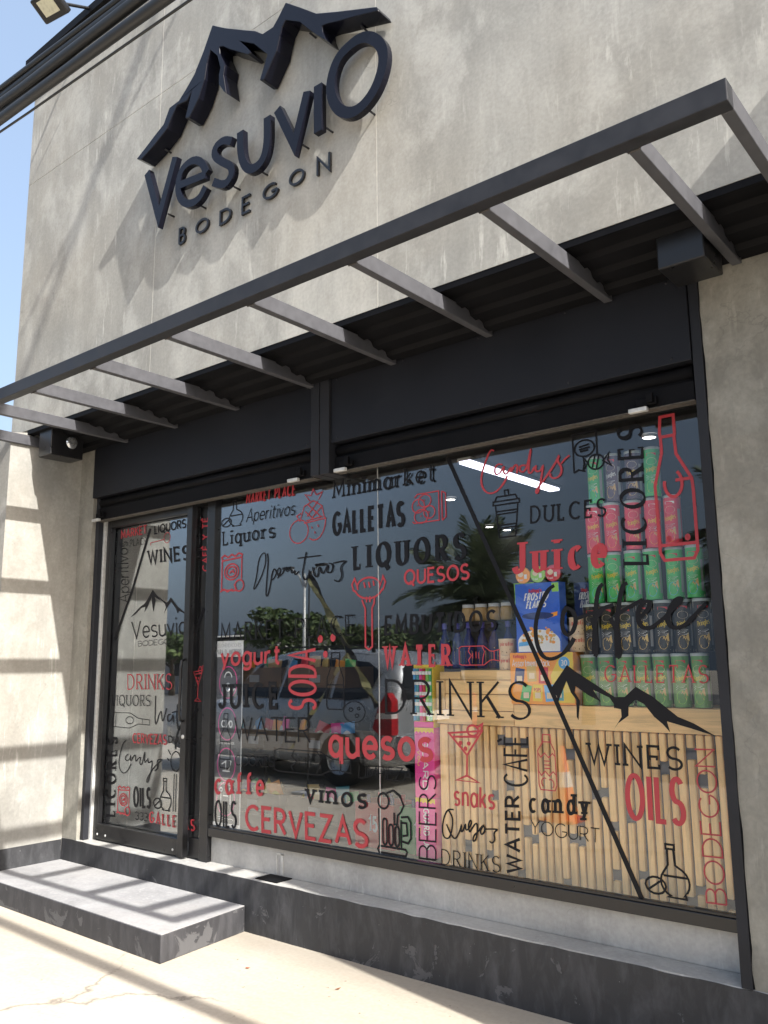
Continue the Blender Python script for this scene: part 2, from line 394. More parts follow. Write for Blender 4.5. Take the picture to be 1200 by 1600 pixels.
# ------------------------------------------------------------------ stroke lettering
def arc(cx, cy, rx, ry, a0, a1, n=None):
    n = n or max(4, int(abs(a1 - a0) / 18))
    return [(cx + rx * math.cos(R(a0 + (a1 - a0) * k / n)), cy + ry * math.sin(R(a0 + (a1 - a0) * k / n))) for k in range(n + 1)]
X = .66
def _s(w, h):
    return arc(w * .5, h * .74, w * .5, h * .26, 35, 270) + arc(w * .5, h * .24, w * .54, h * .24, 85, -145)
GL = {
 'A': (.74, [[(0, 0), (.37, 1), (.74, 0)], [(.13, .34), (.61, .34)]]),
 'B': (.58, [[(0, 0), (0, 1), (.28, 1)] + arc(.3, .765, .23, .235, 85, -90), [(.02, .53), (.3, .53)] + arc(.31, .265, .27, .265, 88, -90) + [(0, 0)]]),
 'C': (.76, [arc(.44, .5, .44, .5, 48, 312)]),
 'D': (.70, [[(0, 0), (0, 1), (.25, 1)] + arc(.25, .5, .45, .5, 88, -88) + [(.25, 0), (0, 0)]]),
 'E': (.52, [[(.52, 1), (0, 1), (0, 0), (.52, 0)], [(.02, .52), (.44, .52)]]),
 'F': (.50, [[(.50, 1), (0, 1), (0, 0)], [(.02, .52), (.42, .52)]]),
 'G': (.80, [arc(.44, .5, .44, .5, 48, 345) + [(.82, .44), (.50, .44)]]),
 'H': (.66, [[(0, 0), (0, 1)], [(.66, 0), (.66, 1)], [(0, .52), (.66, .52)]]),
 'I': (.04, [[(.02, 0), (.02, 1)]]),
 'J': (.42, [[(.42, 1), (.42, .25)] + arc(.2, .24, .22, .24, -5, -165)]),
 'K': (.60, [[(0, 0), (0, 1)], [(.58, 1), (.03, .42)], [(.20, .60), (.60, 0)]]),
 'L': (.46, [[(0, 1), (0, 0), (.46, 0)]]),
 'M': (.82, [[(0, 0), (.05, 1), (.41, .25), (.77, 1), (.82, 0)]]),
 'N': (.68, [[(0, 0), (0, 1), (.68, 0), (.68, 1)]]),
 'O': (.88, [arc(.44, .5, .44, .5, 90, 450, 26)]),
 'P': (.56, [[(0, 0), (0, 1), (.28, 1)] + arc(.29, .73, .27, .27, 88, -90) + [(.02, .46)]]),
 'Q': (.88, [arc(.44, .5, .44, .5, 90, 450, 26), [(.48, .18), (.66, .02), (.84, -.16)]]),
 'R': (.60, [[(0, 0), (0, 1), (.28, 1)] + arc(.29, .74, .26, .26, 88, -90) + [(.02, .48)], [(.26, .47), (.60, 0)]]),
 'S': (.58, [_s(.56, 1.0)]),
 'T': (.62, [[(0, 1), (.62, 1)], [(.31, .98), (.31, 0)]]),
 'U': (.66, [[(0, 1), (0, .30)] + arc(.33, .31, .33, .31, 185, 355) + [(.66, 1)]]),
 'V': (.70, [[(0, 1), (.35, 0), (.70, 1)]]),
 'W': (1.0, [[(0, 1), (.26, 0), (.5, .9), (.74, 0), (1.0, 1)]]),
 'Y': (.62, [[(0, 1), (.31, .48), (.62, 1)], [(.31, .50), (.31, 0)]]),
 'Z': (.60, [[(0, 1), (.60, 1), (0, 0), (.60, 0)]]),
 'È': (.52, [[(.52, 1), (0, 1), (0, 0), (.52, 0)], [(.02, .52), (.44, .52)], [(.16, 1.32), (.34, 1.12)]]),
 'a': (.50, [arc(.25, X / 2, .25, X / 2, 25, 335), [(.50, X), (.50, 0)]]),
 'b': (.50, [[(0, 1), (0, 0)], arc(.25, X / 2, .25, X / 2, 155, -155)]),
 'c': (.46, [arc(.26, X / 2, .26, X / 2, 50, 310)]),
 'd': (.50, [arc(.25, X / 2, .25, X / 2, 25, 335), [(.50, 1), (.50, 0)]]),
 'e': (.52, [[(.03, X * .5), (.50, X * .5)] + arc(.26, X / 2, .255, X / 2, 8, 318)]),
 'f': (.34, [arc(.30, .78, .18, .22, 70, 180) + [(.12, .7), (.12, 0)], [(0, X), (.32, X)]]),
 'g': (.50, [arc(.25, X / 2, .25, X / 2, 25, 335), [(.50, X), (.50, -.08)] + arc(.25, -.08, .25, .20, 0, -150)]),
 'h': (.46, [[(0, 1), (0, 0)], [(0, .4)] + arc(.23, .42, .23, X - .42, 170, 0) + [(.46, 0)]]),
 'i': (.05, [[(.025, X), (.025, 0)], [(.025, .98), (.025, .86)]]),
 'k': (.46, [[(0, 1), (0, 0)], [(.42, X), (.02, .24)], [(.14, .36), (.46, 0)]]),
 'l': (.05, [[(.025, 1), (.025, 0)]]),
 'm': (.78, [[(0, X), (0, 0)], [(0, .4)] + arc(.19, .42, .19, X - .42, 170, 0) + [(.38, 0)], [(.39, .4)] + arc(.58, .42, .19, X - .42, 170, 0) + [(.77, 0)]]),
 'n': (.46, [[(0, X), (0, 0)], [(0, .4)] + arc(.23, .42, .23, X - .42, 170, 0) + [(.46, 0)]]),
 'o': (.54, [arc(.27, X / 2, .27, X / 2, 90, 450, 20)]),
 'p': (.50, [[(0, X), (0, -.28)], arc(.25, X / 2, .25, X / 2, 155, -155)]),
 'q': (.50, [arc(.25, X / 2, .25, X / 2, 25, 335), [(.50, X), (.50, -.28)]]),
 'r': (.32, [[(0, X), (0, 0)], [(0, .36)] + arc(.24, .36, .24, X - .38, 175, 75)]),
 's': (.42, [_s(.40, X)]),
 't': (.34, [[(.13, .92), (.13, .16)] + arc(.28, .15, .15, .15, 180, 290), [(0, X), (.32, X)]]),
 'u': (.46, [[(0, X), (0, .22)] + arc(.22, .22, .22, .22, 180, 330), [(.46, X), (.46, 0)]]),
 'v': (.48, [[(0, X), (.24, 0), (.48, X)]]),
 'y': (.48, [[(0, X), (.24, .02)], [(.48, X), (.16, -.28)]]),
 '3': (.50, [arc(.24, .75, .24, .25, 150, -75) + arc(.24, .27, .26, .27, 75, -150)]),
 '5': (.50, [[(.46, 1), (.06, 1), (.03, .56)] + arc(.24, .31, .26, .31, 120, -150)]),
 '2': (.50, [arc(.25, .74, .24, .26, 160, -35) + [(.0, 0), (.50, 0)]]),
 '0': (.56, [arc(.28, .5, .28, .5, 90, 450, 20)]),
 '1': (.2, [[(0, .8), (.18, 1), (.18, 0)]]),
 "'": (.06, [[(.03, 1), (.03, .8)]]),
 ' ': (.30, []),
}
# style: thick, thin, serif length, letter gap, case tweak
STY = {'light': (.085, .080, 0, .17), 'bold': (.19, .17, 0, .20), 'boldn': (.17, .15, 0, .18), 'cond': (.20, .16, 0, .16), 'condl': (.13, .11, 0, .14),
       'serif': (.105, .045, .10, .22), 'serifb': (.24, .06, .13, .26), 'serifw': (.17, .05, .13, .24), 'slab': (.13, .115, .11, .24),
       'slabb': (.19, .13, .13, .26), 'slabc': (.19, .13, .09, .24), 'logo': (.085, .085, 0, .15)}

def ribbon(mb, pts, width, to3, closed=False, depth=(0, 0), front_only=True, mi=0):
    """flat band with mitred corners along 2D pts; width(dx, dy) -> local width; depth ramps from depth[0] to depth[1]"""
    P = [Vector(p[:2]) for p in pts]
    if closed and (P[0] - P[-1]).length < 1e-6: P = P[:-1]
    Q = [P[0]]
    for p in P[1:]:
        if (p - Q[-1]).length > 1e-5: Q.append(p)
    P = Q; n = len(P)
    if n < 2: return
    L, Rr = [], []
    for k in range(n):
        a = P[k] - P[k - 1] if (k > 0 or closed) else P[1] - P[0]
        b = P[(k + 1) % n] - P[k] if (k < n - 1 or closed) else P[k] - P[k - 1]
        a = a.normalized(); b = b.normalized()
        t = a + b
        if t.length < 1e-4: t = Vector((-a.y, a.x))
        t.normalize()
        nr = Vector((-t.y, t.x))
        c = max(.42, abs(nr.dot(Vector((-a.y, a.x)))))
        w = .5 * (width(a.x, a.y) + width(b.x, b.y)) * .5 / c
        L.append(P[k] + nr * w); Rr.append(P[k] - nr * w)
    m = n if closed else n - 1
    for k in range(m):
        k2 = (k + 1) % n
        d0 = depth[0] + (depth[1] - depth[0]) * k / max(1, m); d1 = depth[0] + (depth[1] - depth[0]) * (k + 1) / max(1, m)
        if closed: d0 = d1 = depth[0]
        mb.quad(to3(*Rr[k], d0), to3(*Rr[k2], d1), to3(*L[k2], d1), to3(*L[k], d0), mi)
    return L, Rr

def solid_ribbon(mb, pts, w, y_front, y_back, closed=False, mi=0):
    P = [Vector(p) for p in pts]; n = len(P)
    L, Rr = [], []
    for k in range(n):
        a = P[k] - P[k - 1] if (k > 0 or closed) else P[1] - P[0]
        b = P[(k + 1) % n] - P[k] if (k < n - 1 or closed) else P[k] - P[k - 1]
        a = a.normalized(); b = b.normalized(); t = (a + b).normalized()
        nr = Vector((-t.y, t.x)); c = max(.38, abs(nr.dot(Vector((-a.y, a.x)))))
        L.append(P[k] + nr * (w * .5 / c)); Rr.append(P[k] - nr * (w * .5 / c))
    i = len(mb.v)
    for k in range(n):
        for q, y in ((L[k], y_front), (Rr[k], y_front), (Rr[k], y_back), (L[k], y_back)): mb.v.append((q.x, y, q.y))
    m = n if closed else n - 1
    for k in range(m):
        a = i + 4 * k; b = i + 4 * ((k + 1) % n)
        for j in range(4):
            j2 = (j + 1) % 4
            mb.f.append((a + j, a + j2, b + j2, b + j)); mb.m.append(mi); mb.s.append(False)
    if not closed:
        mb.f.append((i + 3, i + 2, i + 1, i)); mb.m.append(mi); mb.s.append(False)
        e = i + 4 * (n - 1); mb.f.append((e, e + 1, e + 2, e + 3)); mb.m.append(mi); mb.s.append(False)

def smooth(pts, it=2):
    for _ in range(it):
        q = [pts[0]]
        for a, b in zip(pts, pts[1:]):
            q.append((a[0] * .75 + b[0] * .25, a[1] * .75 + b[1] * .25)); q.append((a[0] * .25 + b[0] * .75, a[1] * .25 + b[1] * .75))
        q.append(pts[-1]); pts = q
    return pts

def text_mesh(word, style, to3, p0, p1, up, mb=None, mi=0, d0=0.0, frac=1.0):
    """word from baseline point p0 to p1 (2D), up = 2D vector of cap height; to3(x, z, depth)"""
    mb = mb or MB()
    thick, thin, serif, gap = STY[style]
    ws = [1.15 if (style == 'logo' and ch == 'O') else GL[ch][0] for ch in word]
    p0 = Vector(p0); U = Vector(p1) - p0; V = Vector(up) - p0
    hL = V.length; V = V.normalized(); Ul = U.length; U = U.normalized()
    nch = len(word); sw = sum(ws); ser = serif * 1.35
    k = 1.0
    for _ in range(8):
        fixed = (nch * thick * k + (nch - 1) * ser * k) * hL
        sx = (Ul - fixed) / (sw + .10 * (nch - 1))
        if sx >= (.42 if style.startswith('cond') else .60) * hL or k < .5: break
        k *= .9
    thick *= k; thin *= k; serif *= k; ser *= k
    sx = max(sx, .1 * hL)
    adv = []; x = thick * hL * .5
    for w_ in ws:
        adv.append(x / sx); x += w_ * sx + (thick + ser) * hL + .10 * sx
    nib = R(20)
    def wid(dx, dy):
        return (thin + (thick - thin) * abs(dx * math.sin(nib) - dy * math.cos(nib))) * hL
    d = d0
    for ch, ax in zip(word, adv):
        w, strokes = GL[ch]
        for st in strokes:
            st2 = st
            if style == 'logo' and ch == 'O': st2 = [(px * 1.3, py * 1.3 - .02) for px, py in st]
            pts = [p0 + U * ((px + ax) * sx) + V * (py * hL) for px, py in st2]
            loop = (st[0][0] - st[-1][0]) ** 2 + (st[0][1] - st[-1][1]) ** 2 < 1e-6
            # widths are judged in the glyph's own frame
            pl = [((px + ax) * sx, py * hL) for px, py in st2]
            def to(a, b, dd, p0=p0, U=U, V=V):
                q = p0 + U * a + V * b
                return to3(q.x, q.y, dd)
            ribbon(mb, pl, wid, to, closed=loop, depth=(d, d + .00018), mi=mi)
            d += .0002
            if serif and not loop:
                for e, nb in ((0, 1), (-1, -2)):
                    ex, ey = pl[e]; nx, ny = pl[nb]
                    dx, dy = ex - nx, ey - ny; ln = math.hypot(dx, dy) or 1
                    s = serif * hL; tt = max(thin, .04) * hL
                    if style.startswith('slab'): tt = thin * hL * .95
                    gy = ey / hL
                    flat = min(abs(gy), abs(gy - 1), abs(gy - X), abs(gy + .28)) < .04
                    if abs(dy) / ln > .75 and flat:
                        yy = ey - math.copysign(tt * .5, dy)
                        ww = thick * hL * .5
                        ribbon(mb, [(ex - s - ww * .6, yy), (ex + s + ww * .6, yy)], lambda a, b: tt, to, depth=(d, d), mi=mi)
                    elif abs(dx) / ln > .9 and ch in 'EFLTZÈ':
                        sg = -1 if ey > .5 * hL else 1
                        xx = ex - math.copysign(tt * .5, dx)
                        ribbon(mb, [(xx, ey - sg * tt * .4), (xx, ey + sg * s * 1.5)], lambda a, b: tt, to, depth=(d, d), mi=mi)
                    d += .0002
    return mb

TEXTS = [
    ('MARKET PLACE', 'cond', 'R', (-4.176, 2.552), (-3.713, 2.55), (-4.171, 2.62)),
    ('Aperitivos', 'light', 'K', (-4.172, 2.428), (-3.717, 2.425), (-4.156, 2.511)),
    ('Liquors', 'slab', 'K', (-4.398, 2.298), (-3.892, 2.302), (-4.401, 2.389)),
    ('Minimarket', 'slab', 'K', (-3.398, 2.484), (-2.638, 2.483), (-3.393, 2.581)),
    ('GALLETAS', 'cond', 'K', (-3.403, 2.264), (-2.853, 2.264), (-3.403, 2.391)),
    ('LIQUORS', 'serifb', 'K', (-3.241, 2.049), (-2.448, 2.043), (-3.241, 2.179)),
    ('QUESOS', 'bold', 'R', (-2.868, 1.935), (-2.435, 1.936), (-2.866, 2.009)),
    ('MARKET PLACE', 'serif', 'K', (-4.393, 1.664), (-3.224, 1.671), (-4.398, 1.776)),
    ('EMBUTIDOS', 'slabc', 'K', (-3.012, 1.668), (-2.28, 1.669), (-3.006, 1.763)),
    ('yogurt', 'bold', 'R', (-4.394, 1.511), (-3.826, 1.519), (-4.392, 1.622)),
    ('WATER', 'serifb', 'R', (-3.018, 1.498), (-2.561, 1.494), (-3.017, 1.602)),
    ('JUICE', 'slabb', 'K', (-4.403, 1.243), (-3.838, 1.252), (-4.409, 1.388)),
    ('DRINKS', 'serif', 'K', (-3.012, 1.244), (-2.103, 1.239), (-3.01, 1.418)),
    ('WATER', 'light', 'K', (-4.241, 1.046), (-3.568, 1.062), (-4.245, 1.183)),
    ('quesos', 'bold', 'R', (-3.43, 0.998), (-2.687, 1.015), (-3.431, 1.154)),
    ('COOKIES', 'light', 'K', (-4.23, 0.894), (-3.871, 0.906), (-4.231, 0.952)),
    ('LIMPIEZA', 'light', 'K', (-3.204, 0.891), (-2.83, 0.899), (-3.199, 0.956)),
    ('caffe', 'slabb', 'R', (-4.42, 0.71), (-3.951, 0.737), (-4.425, 0.831)),
    ('vinos', 'slabb', 'K', (-3.611, 0.734), (-3.14, 0.736), (-3.607, 0.837)),
    ('CERVEZAS', 'boldn', 'R', (-4.123, 0.528), (-3.133, 0.535), (-4.127, 0.662)),
    ('OILS', 'cond', 'K', (-4.412, 0.512), (-4.2, 0.523), (-4.418, 0.663)),
    ('snaks', 'condl', 'R', (-2.569, 0.807), (-2.324, 0.809), (-2.566, 0.903)),
    ('DRINKS', 'serif', 'K', (-2.655, 0.513), (-2.303, 0.522), (-2.653, 0.584)),
    ('candy', 'slabb', 'K', (-2.14, 0.815), (-1.829, 0.831), (-2.136, 0.902)),
    ('YOGURT', 'light', 'K', (-2.134, 0.718), (-1.783, 0.716), (-2.131, 0.778)),
    ('WINES', 'slab', 'K', (-1.825, 1.055), (-1.387, 1.054), (-1.824, 1.145)),
    ('OILS', 'cond', 'R', (-1.656, 0.837), (-1.389, 0.835), (-1.654, 1.017)),
    ('DULCES', 'slab', 'K', (-2.071, 2.186), (-1.666, 2.174), (-2.067, 2.266)),
    ('Juice', 'serifb', 'R', (-2.183, 1.947), (-1.673, 1.941), (-2.177, 2.094)),
    ('GALLETAS', 'serif', 'R', (-1.723, 1.417), (-1.253, 1.414), (-1.719, 1.489)),
    ('SODA', 'cond', 'R', (-3.533, 1.241), (-3.535, 1.605), (-3.75, 1.243)),
    ('BEERS', 'light', 'K', (-2.687, 0.524), (-2.676, 0.942), (-2.792, 0.52)),
    ('WATER', 'bold', 'K', (-2.197, 0.528), (-2.189, 0.886), (-2.271, 0.523)),
    ('CAFÈ', 'bold', 'K', (-2.142, 0.924), (-2.131, 1.163), (-2.269, 0.92)),
    ('BODEGON', 'light', 'R', (-1.251, 0.539), (-1.255, 1.147), (-1.33, 0.537)),
    ('LICORES', 'serifw', 'K', (-1.485, 1.926), (-1.472, 2.58), (-1.599, 1.935)),
    ('MARKET', 'cond', 'R', (-5.582, 2.461), (-5.251, 2.47), (-5.587, 2.52)),
    ('PLACE', 'serif', 'K', (-5.461, 2.391), (-5.253, 2.39), (-5.465, 2.439)),
    ('LIQUORS', 'bold', 'K', (-5.164, 2.456), (-4.794, 2.463), (-5.168, 2.513)),
    ('WINES', 'slabc', 'K', (-5.228, 2.242), (-4.74, 2.233), (-5.242, 2.337)),
    ('DRINKS', 'serif', 'R', (-5.415, 1.346), (-4.884, 1.351), (-5.423, 1.45)),
    ('LIQUORS', 'serif', 'K', (-5.599, 1.229), (-5.124, 1.235), (-5.605, 1.302)),
    ('CERVEZAS', 'boldn', 'R', (-5.326, 0.978), (-4.927, 0.984), (-5.33, 1.039)),
    ('OILS', 'cond', 'K', (-5.287, 0.552), (-5.08, 0.559), (-5.296, 0.676)),
    ('333', 'light', 'K', (-5.258, 0.466), (-5.11, 0.468), (-5.262, 0.516)),
    ('GALLETAS', 'serifb', 'R', (-5.096, 0.465), (-4.594, 0.462), (-5.1, 0.532)),
    ('Aperitivos', 'light', 'K', (-5.438, 1.969), (-5.497, 2.433), (-5.577, 1.977)),
    ('LICORES', 'serifw', 'K', (-5.504, 0.454), (-5.517, 1.009), (-5.615, 0.447)),
    ('CAFÈ Y TÈ', 'bold', 'R', (-4.543, 2.133), (-4.559, 2.508), (-4.598, 2.137)),
    ('DULCES', 'bold', 'K', (-4.914, 0.998), (-4.613, 1.0), (-4.916, 1.04)),
    ('Vesuvio', 'logo', 'K', (-5.387, 1.707), (-4.743, 1.724), (-5.403, 1.828)),
    ('BODEGON', 'light', 'K', (-5.304, 1.65), (-4.873, 1.662), (-5.307, 1.686)),
]
ICONS = [
    ('oil', 'K', (-4.419, 2.404, -4.193, 2.6)),
    ('fruit', 'R', (-3.773, 2.234, -3.45, 2.564)),
    ('cookies', 'R', (-2.815, 2.253, -2.566, 2.426)),
    ('chips', 'R', (-4.41, 1.971, -4.175, 2.233)),
    ('fork', 'R', (-3.247, 1.586, -2.996, 1.999)),
    ('bottleh', 'R', (-2.523, 1.49, -2.266, 1.595)),
    ('soda', 'K', (-3.452, 1.248, -3.302, 1.573)),
    ('lemon', 'K', (-3.317, 1.182, -3.15, 1.304)),
    ('bottle', 'K', (-4.382, 0.869, -4.271, 1.204)),
    ('bottleh', 'K', (-3.899, 0.876, -3.246, 1.019)),
    ('mug', 'K', (-3.073, 0.515, -2.843, 0.844)),
    ('martini', 'R', (-2.589, 0.919, -2.38, 1.208)),
    ('bottle2', 'R', (-2.085, 0.918, -1.981, 1.174)),
    ('oil', 'K', (-1.589, 0.526, -1.387, 0.751)),
    ('wine', 'R', (-1.435, 1.936, -1.255, 2.599)),
    ('cup', 'K', (-2.28, 2.13, -2.127, 2.369)),
    ('candybag', 'K', (-1.828, 2.382, -1.629, 2.593)),
    ('chips', 'R', (-5.481, 0.474, -5.319, 0.676)),
    ('wineh', 'K', (-5.598, 1.07, -5.125, 1.185)),
    ('oil', 'K', (-5.057, 0.546, -4.853, 0.765)),
    ('forkv', 'K', (-4.913, 0.558, -4.762, 0.959)),
    ('martini', 'R', (-4.665, 1.271, -4.565, 1.509)),
    ('keyh', 'R', (-5.209, 2.364, -4.965, 2.458)),
    ('apple', 'K', (-4.757, 2.371, -4.638, 2.493)),
    ('chips', 'K', (-4.672, 2.224, -4.617, 2.304)),
]
SCRIPTS = [
    ('Candys', 'R', 0.01, [[(-2.264, 2.584), (-2.285, 2.596), (-2.316, 2.541), (-2.343, 2.477), (-2.35, 2.427), (-2.331, 2.382), (-2.293, 2.36), (-2.245, 2.374), (-2.205, 2.415), (-2.19, 2.442)], [(-2.216, 2.504), (-2.244, 2.513), (-2.264, 2.491), (-2.261, 2.456), (-2.232, 2.46), (-2.206, 2.499), (-2.213, 2.462), (-2.194, 2.446), (-2.164, 2.488), (-2.171, 2.451), (-2.145, 2.493), (-2.127, 2.486), (-2.134, 2.446)], [(-2.081, 2.479), (-2.113, 2.484), (-2.119, 2.456), (-2.097, 2.444), (-2.073, 2.469), (-2.045, 2.572), (-2.06, 2.5), (-2.069, 2.44), (-2.052, 2.433), (-2.032, 2.463)], [(-2.023, 2.47), (-2.029, 2.438), (-1.997, 2.437), (-1.982, 2.471), (-2.0, 2.385), (-2.021, 2.323), (-2.033, 2.341), (-1.987, 2.383), (-1.931, 2.447)], [(-1.931, 2.447), (-1.908, 2.475), (-1.893, 2.501), (-1.905, 2.471), (-1.881, 2.435), (-1.892, 2.397), (-1.925, 2.386), (-1.949, 2.403), (-1.945, 2.417)], [(-1.885, 2.456), (-1.864, 2.476), (-1.838, 2.49)]]),
    ('Coffee', 'K', 0.02, [[(-1.953, 1.868), (-1.984, 1.854), (-2.033, 1.78), (-2.065, 1.689), (-2.063, 1.597), (-2.034, 1.533), (-1.987, 1.517), (-1.926, 1.54), (-1.883, 1.584), (-1.862, 1.616)], [(-1.891, 1.764), (-1.916, 1.729), (-1.922, 1.669), (-1.901, 1.626), (-1.867, 1.643), (-1.845, 1.696), (-1.859, 1.741), (-1.888, 1.758)], [(-1.857, 1.702), (-1.801, 1.718), (-1.736, 1.736), (-1.688, 1.754)], [(-1.703, 1.86), (-1.727, 1.838), (-1.745, 1.751), (-1.758, 1.634), (-1.766, 1.541)], [(-1.766, 1.541), (-1.751, 1.535), (-1.751, 1.648), (-1.766, 1.707)], [(-1.754, 1.698), (-1.704, 1.749), (-1.656, 1.761)], [(-1.583, 1.855), (-1.608, 1.845), (-1.631, 1.76), (-1.651, 1.645), (-1.652, 1.522)], [(-1.652, 1.522), (-1.636, 1.533), (-1.645, 1.645), (-1.675, 1.701)], [(-1.653, 1.711), (-1.58, 1.748), (-1.516, 1.776)], [(-1.533, 1.698), (-1.483, 1.743), (-1.49, 1.772), (-1.526, 1.757), (-1.547, 1.707), (-1.533, 1.655), (-1.489, 1.645), (-1.422, 1.693)], [(-1.422, 1.693), (-1.362, 1.746), (-1.338, 1.772), (-1.366, 1.774), (-1.401, 1.72), (-1.412, 1.673), (-1.386, 1.642), (-1.335, 1.654), (-1.282, 1.706), (-1.238, 1.745)]]),
    ('Aperitivos', 'K', 0.009, [[(-4.086, 1.988), (-4.062, 2.047), (-4.043, 2.169), (-4.006, 2.212), (-3.977, 2.204), (-3.975, 2.143), (-4.01, 2.064), (-4.061, 1.996), (-4.083, 1.982)], [(-3.962, 2.203), (-3.951, 2.161), (-3.963, 2.04), (-3.971, 1.94), (-3.952, 1.929), (-3.928, 2.008), (-3.915, 2.077), (-3.894, 2.106), (-3.872, 2.074), (-3.9, 2.036), (-3.922, 2.032)], [(-3.864, 2.038), (-3.836, 2.081), (-3.848, 2.107), (-3.872, 2.084), (-3.853, 2.043), (-3.815, 2.07), (-3.794, 2.108), (-3.782, 2.067), (-3.751, 2.095), (-3.737, 2.054), (-3.71, 2.081), (-3.716, 2.043), (-3.675, 2.069)], [(-3.615, 2.181), (-3.634, 2.115), (-3.651, 2.038), (-3.62, 2.002), (-3.58, 2.062)], [(-3.69, 2.149), (-3.494, 2.149)], [(-3.56, 2.084), (-3.546, 2.03), (-3.517, 2.018), (-3.507, 2.095), (-3.48, 2.025), (-3.428, 2.098), (-3.448, 2.042), (-3.403, 2.039), (-3.39, 2.085), (-3.428, 2.098)], [(-3.39, 2.094), (-3.276, 2.104), (-3.339, 2.071), (-3.316, 2.013), (-3.351, 1.978), (-3.383, 1.995)]]),
    ('Quesos', 'K', 0.0085, [[(-2.569, 0.783), (-2.604, 0.783), (-2.629, 0.746), (-2.643, 0.691), (-2.637, 0.645), (-2.603, 0.638), (-2.582, 0.682), (-2.575, 0.744), (-2.599, 0.776)], [(-2.615, 0.709), (-2.592, 0.666), (-2.564, 0.638), (-2.533, 0.687), (-2.523, 0.719), (-2.529, 0.68), (-2.514, 0.689), (-2.499, 0.729), (-2.5, 0.691), (-2.481, 0.7), (-2.461, 0.733), (-2.47, 0.747), (-2.485, 0.715), (-2.476, 0.686)], [(-2.476, 0.686), (-2.432, 0.743), (-2.429, 0.698), (-2.44, 0.653), (-2.459, 0.643), (-2.453, 0.673), (-2.42, 0.699), (-2.395, 0.732), (-2.383, 0.704), (-2.406, 0.679), (-2.415, 0.7), (-2.391, 0.729)], [(-2.382, 0.711), (-2.305, 0.719), (-2.337, 0.701), (-2.329, 0.665), (-2.348, 0.648), (-2.361, 0.658)]]),
    ('Candys', 'K', 0.008, [[(-5.4, 0.99), (-5.441, 0.969), (-5.477, 0.88), (-5.48, 0.803), (-5.433, 0.759), (-5.375, 0.772), (-5.33, 0.832)], [(-5.368, 0.896), (-5.405, 0.88), (-5.398, 0.847), (-5.348, 0.859), (-5.342, 0.893), (-5.339, 0.841), (-5.301, 0.89), (-5.284, 0.896), (-5.276, 0.845), (-5.25, 0.874), (-5.218, 0.886), (-5.231, 0.838), (-5.198, 0.831), (-5.173, 0.944), (-5.175, 0.842), (-5.144, 0.871)], [(-5.137, 0.881), (-5.127, 0.845), (-5.081, 0.875), (-5.092, 0.801), (-5.126, 0.716), (-5.148, 0.732), (-5.062, 0.83), (-4.964, 0.887), (-5.034, 0.878), (-5.015, 0.824), (-5.053, 0.803)]]),
    ('Water', 'K', 0.009, [[(-5.076, 1.305), (-5.07, 1.07), (-5.008, 1.231), (-4.986, 1.111), (-4.946, 1.223)], [(-4.897, 1.187), (-4.935, 1.177), (-4.925, 1.131), (-4.88, 1.151), (-4.874, 1.188), (-4.864, 1.133)], [(-4.825, 1.253), (-4.834, 1.152), (-4.808, 1.085)], [(-4.883, 1.197), (-4.763, 1.214)], [(-4.804, 1.144), (-4.732, 1.201), (-4.784, 1.19), (-4.758, 1.128), (-4.701, 1.166)], [(-4.673, 1.193), (-4.671, 1.14), (-4.603, 1.231)]]),
    ('line', 'K', 0.02, [[(-2.558, 2.598), (-1.991, 1.372), (-1.605, 0.511)]]),
    ('line', 'K', 0.022, [[(-5.214, 2.499), (-5.412, 2.048), (-5.605, 1.703)]]),
    ('line', 'K', 0.022, [[(-4.573, 1.889), (-4.697, 1.637), (-4.804, 1.424)]]),
]
SILHOUETTES = [
    ('K', [(-1.965, 1.348), (-1.994, 1.386), (-1.906, 1.493), (-1.864, 1.463), (-1.678, 1.35), (-1.63, 1.351), (-1.576, 1.396), (-1.503, 1.355), (-1.396, 1.272), (-1.33, 1.247), (-1.238, 1.196), (-1.345, 1.226), (-1.445, 1.251), (-1.434, 1.206), (-1.465, 1.24), (-1.5, 1.268), (-1.543, 1.322), (-1.58, 1.34), (-1.614, 1.312), (-1.617, 1.27), (-1.667, 1.236), (-1.688, 1.21), (-1.65, 1.264), (-1.651, 1.297), (-1.684, 1.302), (-1.683, 1.319), (-1.703, 1.347), (-1.779, 1.38), (-1.747, 1.329), (-1.805, 1.356), (-1.867, 1.396), (-1.872, 1.367), (-1.848, 1.33), (-1.86, 1.243), (-1.868, 1.257), (-1.867, 1.335), (-1.892, 1.367), (-1.912, 1.419), (-1.953, 1.337), (-1.961, 1.313)]),
    ('K', [(-5.414, 1.864), (-5.299, 1.934), (-5.25, 1.952), (-5.218, 1.98), (-5.156, 2.048), (-5.104, 2.003), (-4.996, 1.948), (-4.972, 1.952), (-4.942, 1.981), (-4.86, 1.912), (-4.738, 1.845), (-4.843, 1.883), (-4.858, 1.866), (-4.883, 1.904), (-4.937, 1.95), (-4.986, 1.909), (-5.015, 1.869), (-4.994, 1.919), (-5.007, 1.939), (-5.087, 1.992), (-5.061, 1.966), (-5.128, 1.995), (-5.118, 1.965), (-5.138, 1.892), (-5.152, 1.927), (-5.166, 2.002), (-5.214, 1.925), (-5.246, 1.894), (-5.235, 1.931), (-5.29, 1.924), (-5.347, 1.886)]),
]
